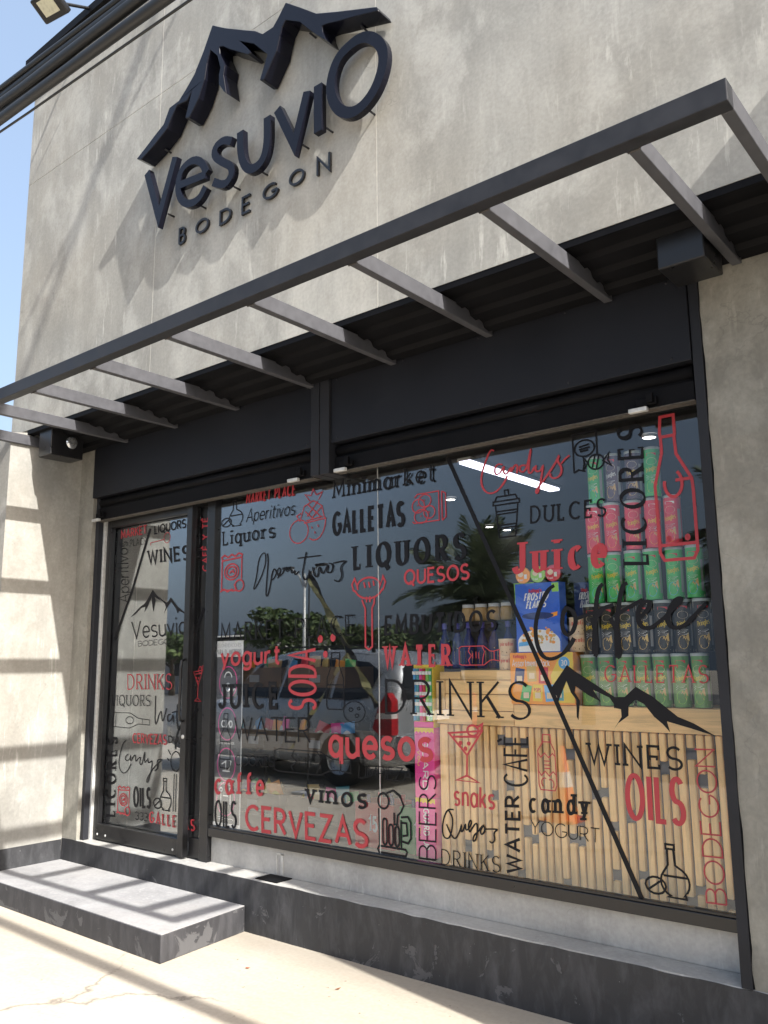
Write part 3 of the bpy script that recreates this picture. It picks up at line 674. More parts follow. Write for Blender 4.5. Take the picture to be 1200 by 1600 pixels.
SIGN_MOUNTAIN = [(-4.514, 4.826), (-4.4, 4.876), (-4.326, 4.912), (-4.228, 4.954), (-4.172, 5.046), (-4.075, 5.052), (-4.017, 5.091), (-3.927, 5.164), (-3.84, 5.286), (-3.759, 5.426), (-3.64, 5.343), (-3.445, 5.223), (-3.361, 5.173), (-3.295, 5.118), (-3.21, 5.116), (-3.172, 5.149), (-3.106, 5.22), (-2.992, 5.126), (-2.864, 5.016), (-2.716, 4.945), (-2.435, 4.818), (-2.423, 4.788), (-2.574, 4.839), (-2.716, 4.883), (-2.776, 4.905), (-2.819, 4.914), (-2.814, 4.875), (-2.789, 4.812), (-2.81, 4.83), (-2.854, 4.875), (-2.917, 4.945), (-2.991, 5.032), (-3.104, 5.105), (-3.132, 5.075), (-3.151, 5.024), (-3.174, 4.945), (-3.225, 4.88), (-3.277, 4.812), (-3.313, 4.825), (-3.252, 4.962), (-3.328, 5.047), (-3.369, 5.092), (-3.496, 5.176), (-3.442, 5.114), (-3.392, 5.045), (-3.419, 5.047), (-3.526, 5.125), (-3.591, 5.172), (-3.647, 5.22), (-3.685, 5.236), (-3.679, 5.188), (-3.627, 5.081), (-3.64, 5.023), (-3.609, 4.882), (-3.636, 4.91), (-3.682, 4.98), (-3.684, 5.045), (-3.671, 5.087), (-3.701, 5.182), (-3.77, 5.259), (-3.801, 5.184), (-3.82, 5.079), (-3.872, 4.973), (-3.96, 4.88), (-4.003, 4.895), (-3.945, 5.057), (-3.99, 5.012), (-4.09, 5.026), (-4.143, 4.966), (-4.188, 4.903), (-4.322, 4.843), (-4.46, 4.799)]
SIGN_LETTERS = [
    ('V', 0.055, [[(-4.441, 4.715), (-4.291, 4.341), (-4.141, 4.703)]], False),
    ('e', 0.05, [[(-4.093, 4.485), (-3.827, 4.455)], [(-3.82, 4.464), (-3.876, 4.566), (-3.97, 4.612), (-4.075, 4.591), (-4.11, 4.492), (-4.075, 4.382), (-3.99, 4.315), (-3.887, 4.31), (-3.827, 4.373)]], False),
    ('s', 0.05, [[(-3.593, 4.578), (-3.669, 4.619), (-3.744, 4.605), (-3.753, 4.546), (-3.674, 4.474), (-3.587, 4.415), (-3.585, 4.346), (-3.647, 4.31), (-3.753, 4.375)]], False),
    ('u', 0.055, [[(-3.516, 4.606), (-3.509, 4.451), (-3.461, 4.349), (-3.4, 4.313), (-3.321, 4.328), (-3.28, 4.414), (-3.284, 4.598)]], False),
    ('v', 0.055, [[(-3.201, 4.607), (-3.061, 4.327), (-2.965, 4.608)]], False),
    ('i', 0.058, [[(-2.883, 4.609), (-2.881, 4.326)]], False),
    ('O', 0.062, [[(-2.51, 4.707), (-2.44, 4.63), (-2.418, 4.544), (-2.442, 4.449), (-2.498, 4.369), (-2.577, 4.326), (-2.658, 4.33), (-2.741, 4.395), (-2.792, 4.509), (-2.784, 4.617), (-2.733, 4.705), (-2.64, 4.734), (-2.575, 4.735)]], True),
]
SIGN_SMALL = [
    ('B', (-4.159, 4.137), (-4.105, 4.239)),
    ('O', (-3.991, 4.143), (-3.876, 4.224)),
    ('D', (-3.76, 4.128), (-3.668, 4.213)),
    ('E', (-3.56, 4.124), (-3.496, 4.226)),
    ('G', (-3.379, 4.138), (-3.271, 4.221)),
    ('O', (-3.162, 4.141), (-3.055, 4.221)),
    ('N', (-2.947, 4.127), (-2.86, 4.23)),
]

# ================================================================== SETTING
m = MB(); m.quad((-150, -150, 0), (150, -150, 0), (150, 150, 0), (-150, 150, 0))
tag(m.build("ground", M['ground']), kind="structure")

PF = 3.53          # plinth face
ZL = .29           # ledge height
GY = 3.67          # glass plane
shop = thing("shop_building", "grey trowelled concrete shopfront building with black plinth", "building", loc=(0, 0, 0))

def wall_grid(name, x0, x1, z0, z1, y, mat, parent, thick=.2):
    m = MB(); m.box(x0, x1, y, y + thick, z0, z1)
    return m.build(name, mat, parent, .006)

# upper wall above the canopy, its joints are shallow recessed grooves between the cast panels
xs = [-6.20, -4.44, -2.54, -.64, 1.3]
zs = [3.254, 5.34, 6.40]
for i in range(4):
    for j in range(2):
        m = MB()
        m.box(xs[i] + (.003 if i else 0), xs[i + 1] - .003, 3.07, 3.30, zs[j] + (.003 if j else 0), zs[j + 1] - .003)
        m.build("wall_panel", M['wall'], shop)
M['joint'] = plain("joint_filler", (.62, .60, .55), .8, 0, .15, 30)
m = MB()
for x in xs[1:4]: m.box(x - .004, x + .004, 3.0715, 3.31, 3.26, 6.39)
m.box(-6.19, 1.29, 3.0725, 3.315, 5.336, 5.344)
m.build("panel_joint", M['joint'], shop)
part("building_mass", M['wall'], shop, [(-6.18, 1.28, 3.32, 9.0, 3.33, 6.38)])
m = MB(); m.box(-6.26, 1.36, 3.0, 9.06, 6.40, 6.47); m.box(-6.23, 1.33, 3.035, 9.03, 6.47, 6.52)
m.build("parapet_cap", M['steel_dark'], shop)

# lower pillars, plinth, ledge, sill
def rough_block(name, x0, x1, y0, y1, z0, z1, mat, parent, n=14, amp=.004, top_amp=.0, seed=0):
    """block whose front face is a grid nudged in depth so the trowelled edges are not dead straight"""
    rnd = random.Random(seed)
    m = MB(); nx = max(2, int((x1 - x0) / .07)); nz = max(2, int((z1 - z0) / .07))
    g = {}
    for i in range(nx + 1):
        for j in range(nz + 1):
            x = x0 + (x1 - x0) * i / nx; z = z0 + (z1 - z0) * j / nz
            ex = rnd.uniform(-amp, amp)
            if i in (0, nx): x += ex
            if j == nz: z += rnd.uniform(-top_amp, top_amp)
            g[i, j] = len(m.v); m.v.append((x, y0 + rnd.uniform(-amp, amp) * .5, z))
    def f(*q): m.f.append(q); m.m.append(0); m.s.append(True)
    for i in range(nx):
        for j in range(nz): f(g[i, j], g[i + 1, j], g[i + 1, j + 1], g[i, j + 1])
    b = {}
    for i in range(nx + 1):
        for j in (0, nz):
            vx = m.v[g[i, j]]; b[i, j] = len(m.v); m.v.append((vx[0], y1, vx[2]))
    for j in range(nz + 1):
        for i in (0, nx):
            if (i, j) not in b:
                vx = m.v[g[i, j]]; b[i, j] = len(m.v); m.v.append((vx[0], y1, vx[2]))
    for i in range(nx):
        f(g[i, nz], g[i + 1, nz], b[i + 1, nz], b[i, nz]); f(g[i, 0], b[i, 0], b[i + 1, 0], g[i + 1, 0])
    for j in range(nz):
        f(g[0, j], g[0, j + 1], b[0, j + 1], b[0, j]); f(g[nx, j], b[nx, j], b[nx, j + 1], g[nx, j + 1])
    o = m.build(name, mat, parent)
    for p in o.data.polygons: p.use_smooth = False
    return o
rough_block("pillar", -5.957, -5.765, 3.532, 3.95, ZL, 3.262, M['wall_shaded'], shop, seed=1)
rough_block("pillar", -1.127, -.28, 3.536, 3.95, ZL, 3.262, M['wall_shaded'], shop, seed=2)
M['wall_r'] = M['wall']
rough_block("plinth", -5.957, -.28, PF, 3.66, 0.0, ZL - .004, M['plinth'], shop, amp=.003, top_amp=.003, seed=3)
m = MB(); m.box(-5.957, -.28, PF + .004, 4.0, ZL - .02, ZL)
m.build("ledge", M['sill'], shop, .004)
m = MB(); m.box(-4.53, -1.17, 3.68, 3.90, ZL, .448)
m.build("sill_wall", M['sill'], shop, .004)
# little drain patch with mortar smears on the ledge
m = MB(); m.box(-3.90, -3.72, PF + .02, 3.675, ZL, ZL + .006); m.build("drain_cover", M['steel_dark'], shop, .002)
m = MB()
m.box(-3.86, -3.852, 3.6765, 3.68, ZL + .01, ZL + .12); m.box(-3.82, -3.80, 3.6765, 3.68, ZL + .01, ZL + .125); m.box(-3.86, -3.80, 3.6765, 3.68, ZL + .118, ZL + .128)
m.build("mortar_smear", M['galv'], shop)

# side walls either side of the shopfront
sw = thing("side_wall", "concrete side wall left of the door striped by canopy shadows", "wall")
rough_y = MB()
rnd = random.Random(5)
NY = 10
top = [3.262 - (.05 * max(0, 1 - k / 4)) + rnd.uniform(-.012, .012) for k in range(NY + 1)]
for k in range(NY):
    y0 = 2.95 + (3.07 - 2.95) * 0 + .90 * k / NY; y1 = 2.95 + .90 * (k + 1) / NY
    i = len(rough_y.v)
    rough_y.v += [(-6.20, y0, 0), (-5.955, y0, 0), (-5.955, y1, 0), (-6.20, y1, 0), (-6.20, y0, top[k]), (-5.955, y0, top[k]), (-5.955, y1, top[k + 1]), (-6.20, y1, top[k + 1])]
    fs = [(3, 2, 1, 0), (4, 5, 6, 7), (1, 2, 6, 5), (3, 0, 4, 7)]
    if k == 0: fs.append((0, 1, 5, 4))
    if k == NY - 1: fs.append((2, 3, 7, 6))
    for q in fs: rough_y.f.append(tuple(i + a for a in q)); rough_y.m.append(0); rough_y.s.append(False)
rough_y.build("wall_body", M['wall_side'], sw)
part("base_band", M['plinth'], sw, [(-5.955, -5.951, 2.946, PF - .002, 0.0, ZL - .012), (-6.20, -5.951, 2.942, 2.946, 0, ZL - .012)])
nw = thing("neighbour_pier", "concrete pier at the far side of the neighbouring shopfront", "wall")
part("pier_body", M['wall'], nw, [(-.28, 2.6, 2.92, 5.0, 0, 3.92)], .01)

# soffit of folded sheet
m = MB()
prof = []
y = 3.074; up = False
while y < 3.52:
    prof.append((y, 3.247 if up else 3.226)); prof.append((min(y + .045, 3.53), 3.247 if up else 3.226)); y += .06; up = not up
prof = [(a, b - (a - 3.07) * .19) for a, b in prof]
for (ya, za), (yb, zb) in zip(prof, prof[1:]):
    m.quad((-5.955, ya, za), (-.28, ya, za), (-.28, yb, zb), (-5.955, yb, zb))
m.box(-5.955, -.28, 3.072, 3.088, 3.222, 3.2535)
m.build("soffit_sheet", M['steel_dark'], shop)
part("soffit_backing", M['dark'], shop, [(-5.95, -.29, 3.10, 4.0, 3.29, 3.325)])

# fascia panels, post between the shutters, jambs
M['fascia'] = plain("fascia_sheet", (.010, .011, .015), .55, .0, .15, 2.5, .25)
part("fascia_panel", M['fascia'], shop, [(-5.762, -3.425, 3.52, 3.60, 2.775, 3.26)], .003)
part("fascia_panel", M['fascia'], shop, [(-3.277, -1.175, 3.52, 3.60, 2.775, 3.26)], .003)
part("fascia_trim", M['steel_dark'], shop, [(-3.276, -1.176, 3.505, 3.519, 3.165, 3.19)])
part("shutter_post", M['jamb'], shop, [(-3.423, -3.356, 3.500, 3.66, 2.595, 3.262)], .003)
part("shutter_post", M['jamb'], shop, [(-3.352, -3.279, 3.503, 3.66, 2.595, 3.262)], .003)
part("door_jamb", M['jamb'], shop, [(-1.172, -1.129, 3.527, 3.92, ZL, 3.262)], .003)
part("door_jamb", M['jamb'], shop, [(-5.763, -5.722, 3.56, 3.92, ZL, 2.775)], .003)
part("rain_strip", M['galv'], shop, [(-5.721, -5.699, 3.60, 3.66, ZL, 2.60)], .002)
for x0_, x1_ in ((-5.74, -3.44), (-3.26, -1.23)):
    for k in range(5):
        for z in (2.80, 3.15):
            m = MB(); m.lathe([(0, -.003), (.005, -.0025), (.0065, 0)], 8, (x0_ + .03 + (x1_ - x0_ - .06) * k / 4, 3.5195, z), axis='y'); m.build("fascia_screw", M['jamb'], shop)
part("lintel", M['dark'], shop, [(-5.76, -1.13, 3.70, 3.93, 2.66, 3.25)])

# interior shell
tag(part("interior_floor", M['interior_floor'], None, [(-5.95, -.9, 3.93, 8.6, .20, ZL - .002)]), kind="structure")
tag(part("interior_back_wall", M['interior'], None, [(-6.1, -.9, 8.6, 8.75, .2, 3.1)]), kind="structure")
tag(part("interior_left_wall", M['interior'], None, [(-6.15, -5.96, 3.955, 8.6, .2, 3.1)]), kind="structure")
tag(part("interior_right_wall", M['interior'], None, [(-.9, -.75, 3.955, 8.6, .2, 3.1)]), kind="structure")
tag(part("interior_ceiling", M['interior'], None, [(-6.15, -.75, 3.935, 8.75, 3.06, 3.2)]), kind="structure")

# ------------------------------------------------------------------ entrance step
st = thing("entrance_step", "low concrete step before the glass door with peeling black sides", "step")
m = MB()
# front face slightly skew like the cast edge
p = [(-5.948, 2.93), (-3.885, 2.895), (-3.955, PF - .003), (-5.948, PF - .003)]
def blk(m, p, z0, z1, mi=0):
    i = len(m.v)
    m.v += [(a, b, z0) for a, b in p] + [(a, b, z1) for a, b in p]
    n = len(p)
    for q in [tuple(reversed(range(n))), tuple(range(n, 2 * n))] + [(k, (k + 1) % n, n + (k + 1) % n, n + k) for k in range(n)]:
        m.f.append(tuple(i + a for a in q)); m.m.append(mi); m.s.append(False)
blk(m, p, 0, .137)
m.build("step_body", M['step_side'], st, .004)
m = MB(); blk(m, [(-5.947, 2.933), (-3.889, 2.899), (-3.958, PF - .004), (-5.947, PF - .004)], .1372, .1405)
m.build("step_tread", M['step_top'], st)

# ------------------------------------------------------------------ canopy
cp = thing("steel_canopy", "anthracite steel canopy frame of one long beam and many rafters", "canopy")
part("outer_beam", M['steel'], cp, [(-8.6, -.637, 2.40, 2.46, 3.136, 3.212)], .003)
for x in (-.657, -.955, -1.53, -2.175, -2.80, -3.42, -4.10, -4.74, -5.33, -5.95, -6.56, -7.2, -7.85, -8.5):
    part("rafter", M['steel_rafter'], cp, [(x - .02, x + .02, 2.461, 3.515 if x > -6 else 3.065, 3.1365, 3.2105)], .003)
part("wall_rail", M['steel_dark'], cp, [(-8.6, -6.21, 3.066, 3.11, 3.13, 3.215)])

M['weld'] = plain("weld_bead", (.05, .045, .042), .6, .2, .5, 60)
for x in (-.955, -1.53, -2.175, -2.80, -3.42, -4.10, -4.74, -5.33, -5.95):
    m = MB()
    for sx in (-1, 1):
        m.tube([(x + sx * .0215, 2.462, 3.138), (x + sx * .0225, 2.463, 3.17), (x + sx * .0215, 2.462, 3.209)], [.0035, .0045, .003], 6)
    m.tube([(x - .02, 2.4625, 3.135), (x + .02, 2.4625, 3.135)], .0038, 6)
    o = m.build("weld_seam", M['weld'], cp); o["kind"] = "stuff"
# ------------------------------------------------------------------ roller shutters
def shutter(x0, x1, label, zb):
    t = thing("roller_shutter", label, "shutter", "roller shutters above the glazing")
    m = MB()
    n = 8
    for z, r in ((2.735, .034), (2.70, .018)):
        m.tube([(x0 + .01, 3.58, z), (x1 - .01, 3.58, z)], r, 12)
    m.build("rolled_curtain", M['steel_dark'], t)
    part("bottom_bar", M['steel_dark'], t, [(x0 + .006, x1 - .006, 3.545, 3.575, zb + .006, 2.69)], .002)
    part("weathered_lip", M['lip'], t, [(x0 + .004, x1 - .004, 3.535, 3.60, zb + .001, zb + .005)])
    part("header", M['dark'], t, [(x0 + .006, x1 - .006, 3.60, 3.66, 2.62, 2.77)])
    return t
sh1 = shutter(-5.72, -3.425, "rolled up dark shutter above the door side", 2.592)
sh2 = shutter(-3.277, -1.175, "rolled up dark shutter above the product display", 2.598)
def latch(x, z, t, tilt=0.0):
    o = part("shutter_latch", M['steel_dark'], t, [(x - .045, x + .05, 3.52, 3.545, z + .015, z + .05), (x + .01, x + .04, 3.50, 3.52, z + .02, z + .065)], .004)
    q = part("latch_tag", M['galv'], o, [(x - .075, x + .01, 3.505, 3.53, z - .012, z + .008)], .003)
latch(-3.55, 2.60, sh1); latch(-3.17, 2.605, sh2); latch(-1.39, 2.60, sh2); latch(-5.66, 2.60, sh1)

# ------------------------------------------------------------------ glazing
def to_glass(x, z, d): return (x, 3.6662 - d, z)
win = thing("display_window", "large shop window covered in red and black vinyl words", "window")
part("window_frame", M['frame'], win, [(-4.45, -1.174, 3.645, 3.70, .448, .500)], .003)
part("window_frame", M['frame'], win, [(-4.53, -4.452, 3.64, 3.71, ZL, 2.66)], .003)
part("glazing_bead", M['frame'], win, [(-4.449, -1.175, 3.652, 3.69, .5015, .512)], .001)
part("top_frame", M['frame'], win, [(-4.448, -1.175, 3.645, 3.70, 2.622, 2.66)], .002)
part("glass_pane", M['glass'], win, [(-4.449, -3.052, GY - .003, GY, .513, 2.62)])
part("glass_pane", M['glass'], win, [(-3.048, -1.175, GY - .003, GY, .513, 2.62)])
part("glass_joint", M['galv'], win, [(-3.0517, -3.0483, GY - .004, GY + .001, .513, 2.62)])
door = thing("glass_door", "black framed glass sliding door with the shop name on it", "door")
part("door_stile", M['frame'], door, [(-5.696, -5.645, 3.62, 3.66, ZL + .01, 2.66)], .003)
part("door_stile", M['frame'], door, [(-4.70, -4.645, 3.60, 3.645, ZL + .01, 2.66)], .003)
part("bottom_rail", M['frame'], door, [(-5.644, -4.701, 3.615, 3.655, ZL + .012, .405)], .003)
part("top_rail", M['frame'], door, [(-5.644, -4.701, 3.615, 3.655, 2.545, 2.62)], .003)
part("glass_pane", M['glass'], door, [(-5.644, -4.701, GY - .003, GY, .406, 2.62)])
m = MB()
for x in (-5.63, -5.53, -4.76): m.lathe([(0, -.004), (.007, -.003), (.009, 0)], 8, (x, 3.6145, .335), axis='y')
m.build("rail_screw", M['galv'], door)
m = MB(); m.tube([(-4.672, 3.598, 1.15), (-4.672, 3.570, 1.16), (-4.672, 3.565, 1.20), (-4.672, 3.565, 1.50), (-4.672, 3.570, 1.54), (-4.672, 3.598, 1.55)], .009, 10)
m.build("pull_handle", M['frame'], door)
m = MB(); m.lathe([(0, -.006), (.012, -.005), (.014, 0)], 14, (-4.672, 3.5995, 1.05), axis='y'); m.build("lock_cylinder", M['galv'], door)
side = thing("fixed_side_light", "narrow fixed glass strip between the sliding door and the window", "window")
part("glass_pane", M['glass'], side, [(-4.644, -4.532, GY - .003, GY, .42, 2.62)])
part("bottom_rail", M['frame'], side, [(-4.644, -4.532, 3.65, 3.69, ZL + .012, .42)], .002)

MATC = {'R': M['vinyl_red'], 'K': M['vinyl_black']}
def holder(x):
    return win if x > -4.47 else (door if x < -4.68 else side)
for word, style, c, p0, p1, up in TEXTS:
    mb = text_mesh(word, style, to_glass, p0, p1, up)
    mb.build("lettering", MATC[c], holder((p0[0] + p1[0]) / 2))
for name, c, wd, lines in SCRIPTS:
    mb = MB(); d = 0
    for ln in lines:
        pts = smooth(ln, 0 if name == 'line' else 2)
        ribbon(mb, pts, lambda dx, dy: wd * (1.15 if abs(dy) > .7 else .85), to_glass, depth=(d, d + .0006)); d += .0007
    mb.build("stripe" if name == 'line' else "script_lettering", MATC[c], holder(lines[0][0][0]))
for c, poly in SILHOUETTES:
    mb = MB(); mb.prism(poly, lambda x, z, d: (x, 3.6662 - d, z), 0, 0)
    mb.build("mountain_decal", MATC[c], holder(poly[0][0]))

# icons: strokes in a unit box (x right, y up)
def circ(cx, cy, r, ry=None, n=18): return arc(cx, cy, r, ry or r, 0, 360, n)
IC = {
 'oil': [[(.50, .98), (.68, .98), (.68, .90), (.50, .90), (.50, .98)], [(.53, .90), (.53, .62)] + arc(.66, .32, .30, .26, 140, 250) + [(.50, .05), (.88, .05), (.86, .12)] + arc(.68, .32, .28, .26, -55, 55) + [(.68, .62), (.66, .90)], [(.42, .42), (.92, .42)], arc(.24, .22, .22, .15, 0, 360, 14), [(.06, .12), (.40, .34)]],
 'fruit': [circ(.28, .24, .25, .22), [(.28, .46), (.22, .54), (.34, .58)], [(.30, .42), (.42, .70), (.66, .78), (.88, .66), (.96, .40)] , [(.42, .38), (.98, .42)] + arc(.70, .40, .28, .36, 0, -120), [(.48, .42), (.90, .46)] , [(.5, .50), (.78, .76)], [(.62, .46), (.9, .66)], [(.86, .46), (.52, .72)], [(.66, .44), (.45, .6)], [(.58, .78), (.44, .92), (.60, .88), (.66, 1.0), (.74, .88), (.90, .92), (.80, .78)], [(.62, .30), (.64, .26)], [(.78, .32), (.80, .27)], [(.70, .20), (.72, .16)]],
 'cookies': [circ(.22, .60, .17, .22), circ(.40, .74, .17, .20), circ(.30, .26, .19, .22), circ(.52, .36, .15, .20), [(.12, .88), (.20, .98), (.78, .98), (.78, .06), (.10, .06), (.06, .12)], [(.86, .96), (.96, .88), (.96, .14), (.86, .04)], [(.86, .96), (.86, .04)], [(.20, .64), (.21, .60)], [(.38, .78), (.40, .75)], [(.28, .28), (.30, .25)], [(.50, .38), (.53, .34)]],
 'chips': [[(.05, .92), (.05, .10), (.70, .06)], [(.88, .94), (.88, .34)], [(.0, .92), (.15, .98), (.3, .91), (.45, .98), (.6, .92), (.75, .99), (.92, .94)], [(.05, .84), (.88, .88)], circ(.46, .54, .30, .20), circ(.46, .54, .20, .13), [(.38, .50), (.46, .56), (.56, .52), (.52, .60)], [(0, .06), (.15, .12), (.3, .05), (.5, .10), (.55, .04)], circ(.80, .18, .18, .14), [(.58, .22), (.68, .10)]],
 'fork': [arc(.5, .86, .34, .12, 200, -20) + [(.92, .98), (.99, .90), (.92, .80)] + arc(.5, .86, .42, .17, -20, -160) + [(.04, .82), (.0, .90), (.08, .98), (.18, .84)], [(.36, .92), (.40, .84)], [(.50, .92), (.54, .84)], [(.64, .93), (.66, .86)], [(.30, .68), (.36, .60), (.40, .56), (.40, .04), (.5, 0), (.60, .04), (.60, .56), (.66, .62), (.68, .72)], [(.44, .72), (.44, .64)], [(.54, .72), (.54, .64)]],
 'forkv': [[(.50, .0), (.50, .60)], [(.66, .0), (.66, .60)], arc(.58, .80, .36, .16, 0, 360, 14), [(.2, .9), (.0, .98)], [(.1, .8), (-.05, .84)]],
 'bottleh': [[(.04, .12), (.04, .88), (.10, .96), (.62, .96), (.76, .72), (.84, .70), (.98, .78), (.98, .24), (.84, .30), (.76, .28), (.62, .06), (.10, .06), (.04, .12)], [(.30, .95), (.26, .72), (.33, .5), (.26, .3), (.30, .06)], [(.58, .95), (.64, .7), (.60, .4), (.58, .06)], [(.36, .64), (.36, .38)], [(.44, .70), (.44, .38)], [(.50, .66), (.50, .36)], [(.86, .68), (.86, .32)]],
 'soda': [[(.30, 1.0), (.72, 1.0), (.72, .94), (.70, .78), (.92, .56), (.96, .08), (.88, .02), (.12, .02), (.04, .08), (.08, .56), (.30, .78), (.28, .94), (.30, 1.0)], [(.30, .90), (.70, .90)], [(.08, .44), (.94, .44)], [(.06, .20), (.94, .20)]],
 'lemon': [circ(.5, .5, .48), circ(.35, .6, .08), circ(.62, .34, .08), circ(.7, .66, .06)],
 'bottle': [[(.34, 1.0), (.68, 1.0), (.68, .90), (.64, .72), (.94, .58), (.94, .04), (.84, 0), (.14, 0), (.06, .04), (.06, .58), (.36, .72), (.32, .90), (.34, 1.0)], [(.34, .90), (.68, .90)], [(.06, .48), (.94, .48)], [(.06, .16), (.94, .16)]],
 'bottle2': [[(.34, .99), (.72, .99), (.74, .84), (.92, .70), (.96, .10), (.86, .01), (.14, .01), (.06, .10), (.06, .70), (.30, .84), (.34, .99)], [(.30, .86), (.74, .86)], [(.06, .66), (.2, .58), (.4, .66), (.6, .58), (.8, .66), (.95, .60)], [(.06, .34), (.2, .26), (.4, .34), (.6, .26), (.8, .34), (.95, .28)], [(.36, .52), (.66, .52)], [(.36, .45), (.66, .45)], [(.36, .39), (.66, .39)], arc(.36, .14, .16, .08, 60, 240, 8), arc(.66, .12, .16, .08, -60, 120, 8)],
 'mug': [[(.06, .02), (.84, .02), (.88, .08), (.84, .12), (.06, .12), (.02, .07), (.06, .02)], [(.08, .12), (.06, .70)], [(.72, .12), (.72, .56)], circ(.20, .82, .16, .12), [(.30, .95), (.5, 1.0), (.70, .92), (.80, .78), (.72, .68), (.62, .62), (.60, .48), (.52, .48), (.52, .66)], arc(.24, .20, .06, .05, 180, 360, 6) + arc(.24, .50, .06, .05, 0, 180, 6) + [(.18, .20)], arc(.42, .20, .06, .05, 180, 360, 6) + arc(.42, .42, .06, .05, 0, 180, 6) + [(.36, .20)], arc(.60, .20, .06, .05, 180, 360, 6) + arc(.60, .40, .06, .05, 0, 180, 6) + [(.54, .20)], [(.72, .60), (.92, .62), (1.0, .54), (1.0, .30), (.92, .22), (.72, .24)], [(.74, .52), (.88, .52), (.90, .34), (.76, .32)]],
 'martini': [[(.0, .82), (.96, .88), (.52, .46), (.0, .82)], [(.52, .46), (.50, .12)], [(.20, .03), (.50, .12), (.84, .02), (.20, .03)], [(.12, .76), (.84, .78)], circ(.70, .88, .16, .09), [(.80, .92), (.98, 1.0), (.94, .88)], circ(.34, .66, .03, .02, 8), circ(.58, .66, .03, .02, 8), circ(.48, .57, .03, .02, 8)],
 'wine': [[(.28, .99), (.62, .99), (.62, .86), (.60, .84), (.62, .72), (.96, .54), (.98, .46), (.98, .06), (.88, .01), (.16, .01), (.06, .06), (.04, .52), (.26, .74), (.26, .84), (.24, .88), (.28, .99)], [(.26, .85), (.62, .85)], [(.06, .11), (.97, .11)], [(.56, .54), (.97, .54)], arc(.50, .52, .22, .09, 165, 420, 14), circ(.30, .15, .03, .012, 8), circ(.76, .15, .03, .012, 8)],
 'cup': [[(.20, .0), (.82, .0), (.94, .70), (.08, .70), (.20, .0)], [(.0, .70), (1.0, .70), (1.0, .78), (.0, .78), (.0, .70)], [(.06, .78), (.14, .88), (.86, .88), (.94, .78)], [(.46, .88), (.46, 1.0), (.60, 1.0), (.60, .88)], [(.12, .56), (.90, .56)], [(.13, .50), (.90, .50)], [(.16, .26), (.86, .26)], [(.17, .20), (.86, .20)]],
 'candybag': [[(.04, .08), (.04, .98), (.66, .98), (.66, .44)], [(.04, .08), (.16, .14), (.34, .08)], circ(.34, .62, .26, .19), [(.20, .66), (.46, .70)], [(.20, .60), (.48, .63)], [(.22, .55), (.44, .57)], circ(.62, .26, .20, .17), [(.52, .14), (.60, .40)], [(.62, .10), (.70, .40)], [(.80, .26), (.96, .42), (.92, .26), (1.0, .12), (.80, .26)], [(.42, .26), (.30, .40), (.32, .26), (.28, .12), (.42, .26)]],
 'wineh': [[(.05, .08), (.02, .5), (.05, .94), (.48, .96), (.70, .66), (.98, .60), (.98, .30), (.70, .32), (.48, .04), (.05, .08)], [(.80, .64), (.80, .32)], circ(.48, .52, .10, .22), [(.12, .90), (.12, .10)]],
 'keyh': [[(0, .3), (.7, .4)], [(.02, .3), (.02, .1)], circ(.82, .5, .15, .4)],
 'apple': [circ(.32, .6, .26, .3), circ(.66, .4, .26, .3), [(.1, .05), (.9, .1)]],
}
for name, c, (x0, z0, x1, z1) in ICONS:
    w, h = x1 - x0, z1 - z0
    wd = max(.0045, min(.011, .05 * min(w, h * .8)))
    if c == 'R' and name in ('wine',): wd = .014
    if name in ('fruit', 'cookies'): wd = .0065
    mb = MB(); d = 0
    for stx in IC[name]:
        pts = [(x0 + a * w, z0 + b * h) for a, b in stx]
        cl = len(pts) > 3 and (pts[0][0] - pts[-1][0]) ** 2 + (pts[0][1] - pts[-1][1]) ** 2 < 1e-8
        ribbon(mb, pts, lambda dx, dy: wd, to_glass, closed=cl, depth=(d, d + .0001)); d += .00015
    mb.build("icon", MATC[c], holder((x0 + x1) / 2))
# dots on the glass by the sausage fork
mb = MB()
for i, (x, z, r) in enumerate(((-3.497, 1.655, .020), (-3.395, 1.66, .020), (-3.455, 1.565, .018))):
    mb.prism(arc(x, z, r, r * 1.15, 0, 342, 19), lambda a, b, d: (a, 3.6662 - d, b), .0001 * i, .0001 * i)
mb.build("icon", M['vinyl_red'], win)

# ------------------------------------------------------------------ shop sign on the upper wall
sign = thing("shop_sign", "raised navy mountain and shop name lettering on the upper wall", "sign")
mb = MB(); mb.prism(SIGN_MOUNTAIN, lambda x, z, d: (x, d, z), 2.95, 3.062)
mb.build("mountain", M['sign'], sign, .004)
for n, w, lines, closed in SIGN_LETTERS:
    mb = MB()
    for k, ln in enumerate(lines):
        pts = ln
        if n in ('e', 's', 'u') and len(ln) > 3: pts = smooth(ln, 2)
        if closed:
            q = ln[:]
            for _ in range(2):
                q2 = []
                for a, b in zip(q, q[1:] + q[:1]):
                    q2 += [(a[0] * .75 + b[0] * .25, a[1] * .75 + b[1] * .25), (a[0] * .25 + b[0] * .75, a[1] * .25 + b[1] * .75)]
                q = q2
            pts = q
        solid_ribbon(mb, pts, w, 2.985 + .0008 * k, 3.022 - .0008 * k, closed)
    mb.build("sign_letter", M['sign'], sign)
mb = MB()
for x, z in ((-4.3, 4.84), (-3.70, 5.1), (-3.28, 4.98), (-2.98, 5.0), (-2.6, 4.84), (-4.24, 4.36), (-3.92, 4.30), (-3.60, 4.30), (-3.36, 4.30), (-3.03, 4.33), (-2.848, 4.35), (-2.55, 4.32), (-2.45, 4.6)):
    mb.tube([(x, 3.02, z), (x, 3.072, z)], .006, 6)
mb.build("standoff_pins", M['steel'], sign)["kind"] = "stuff"
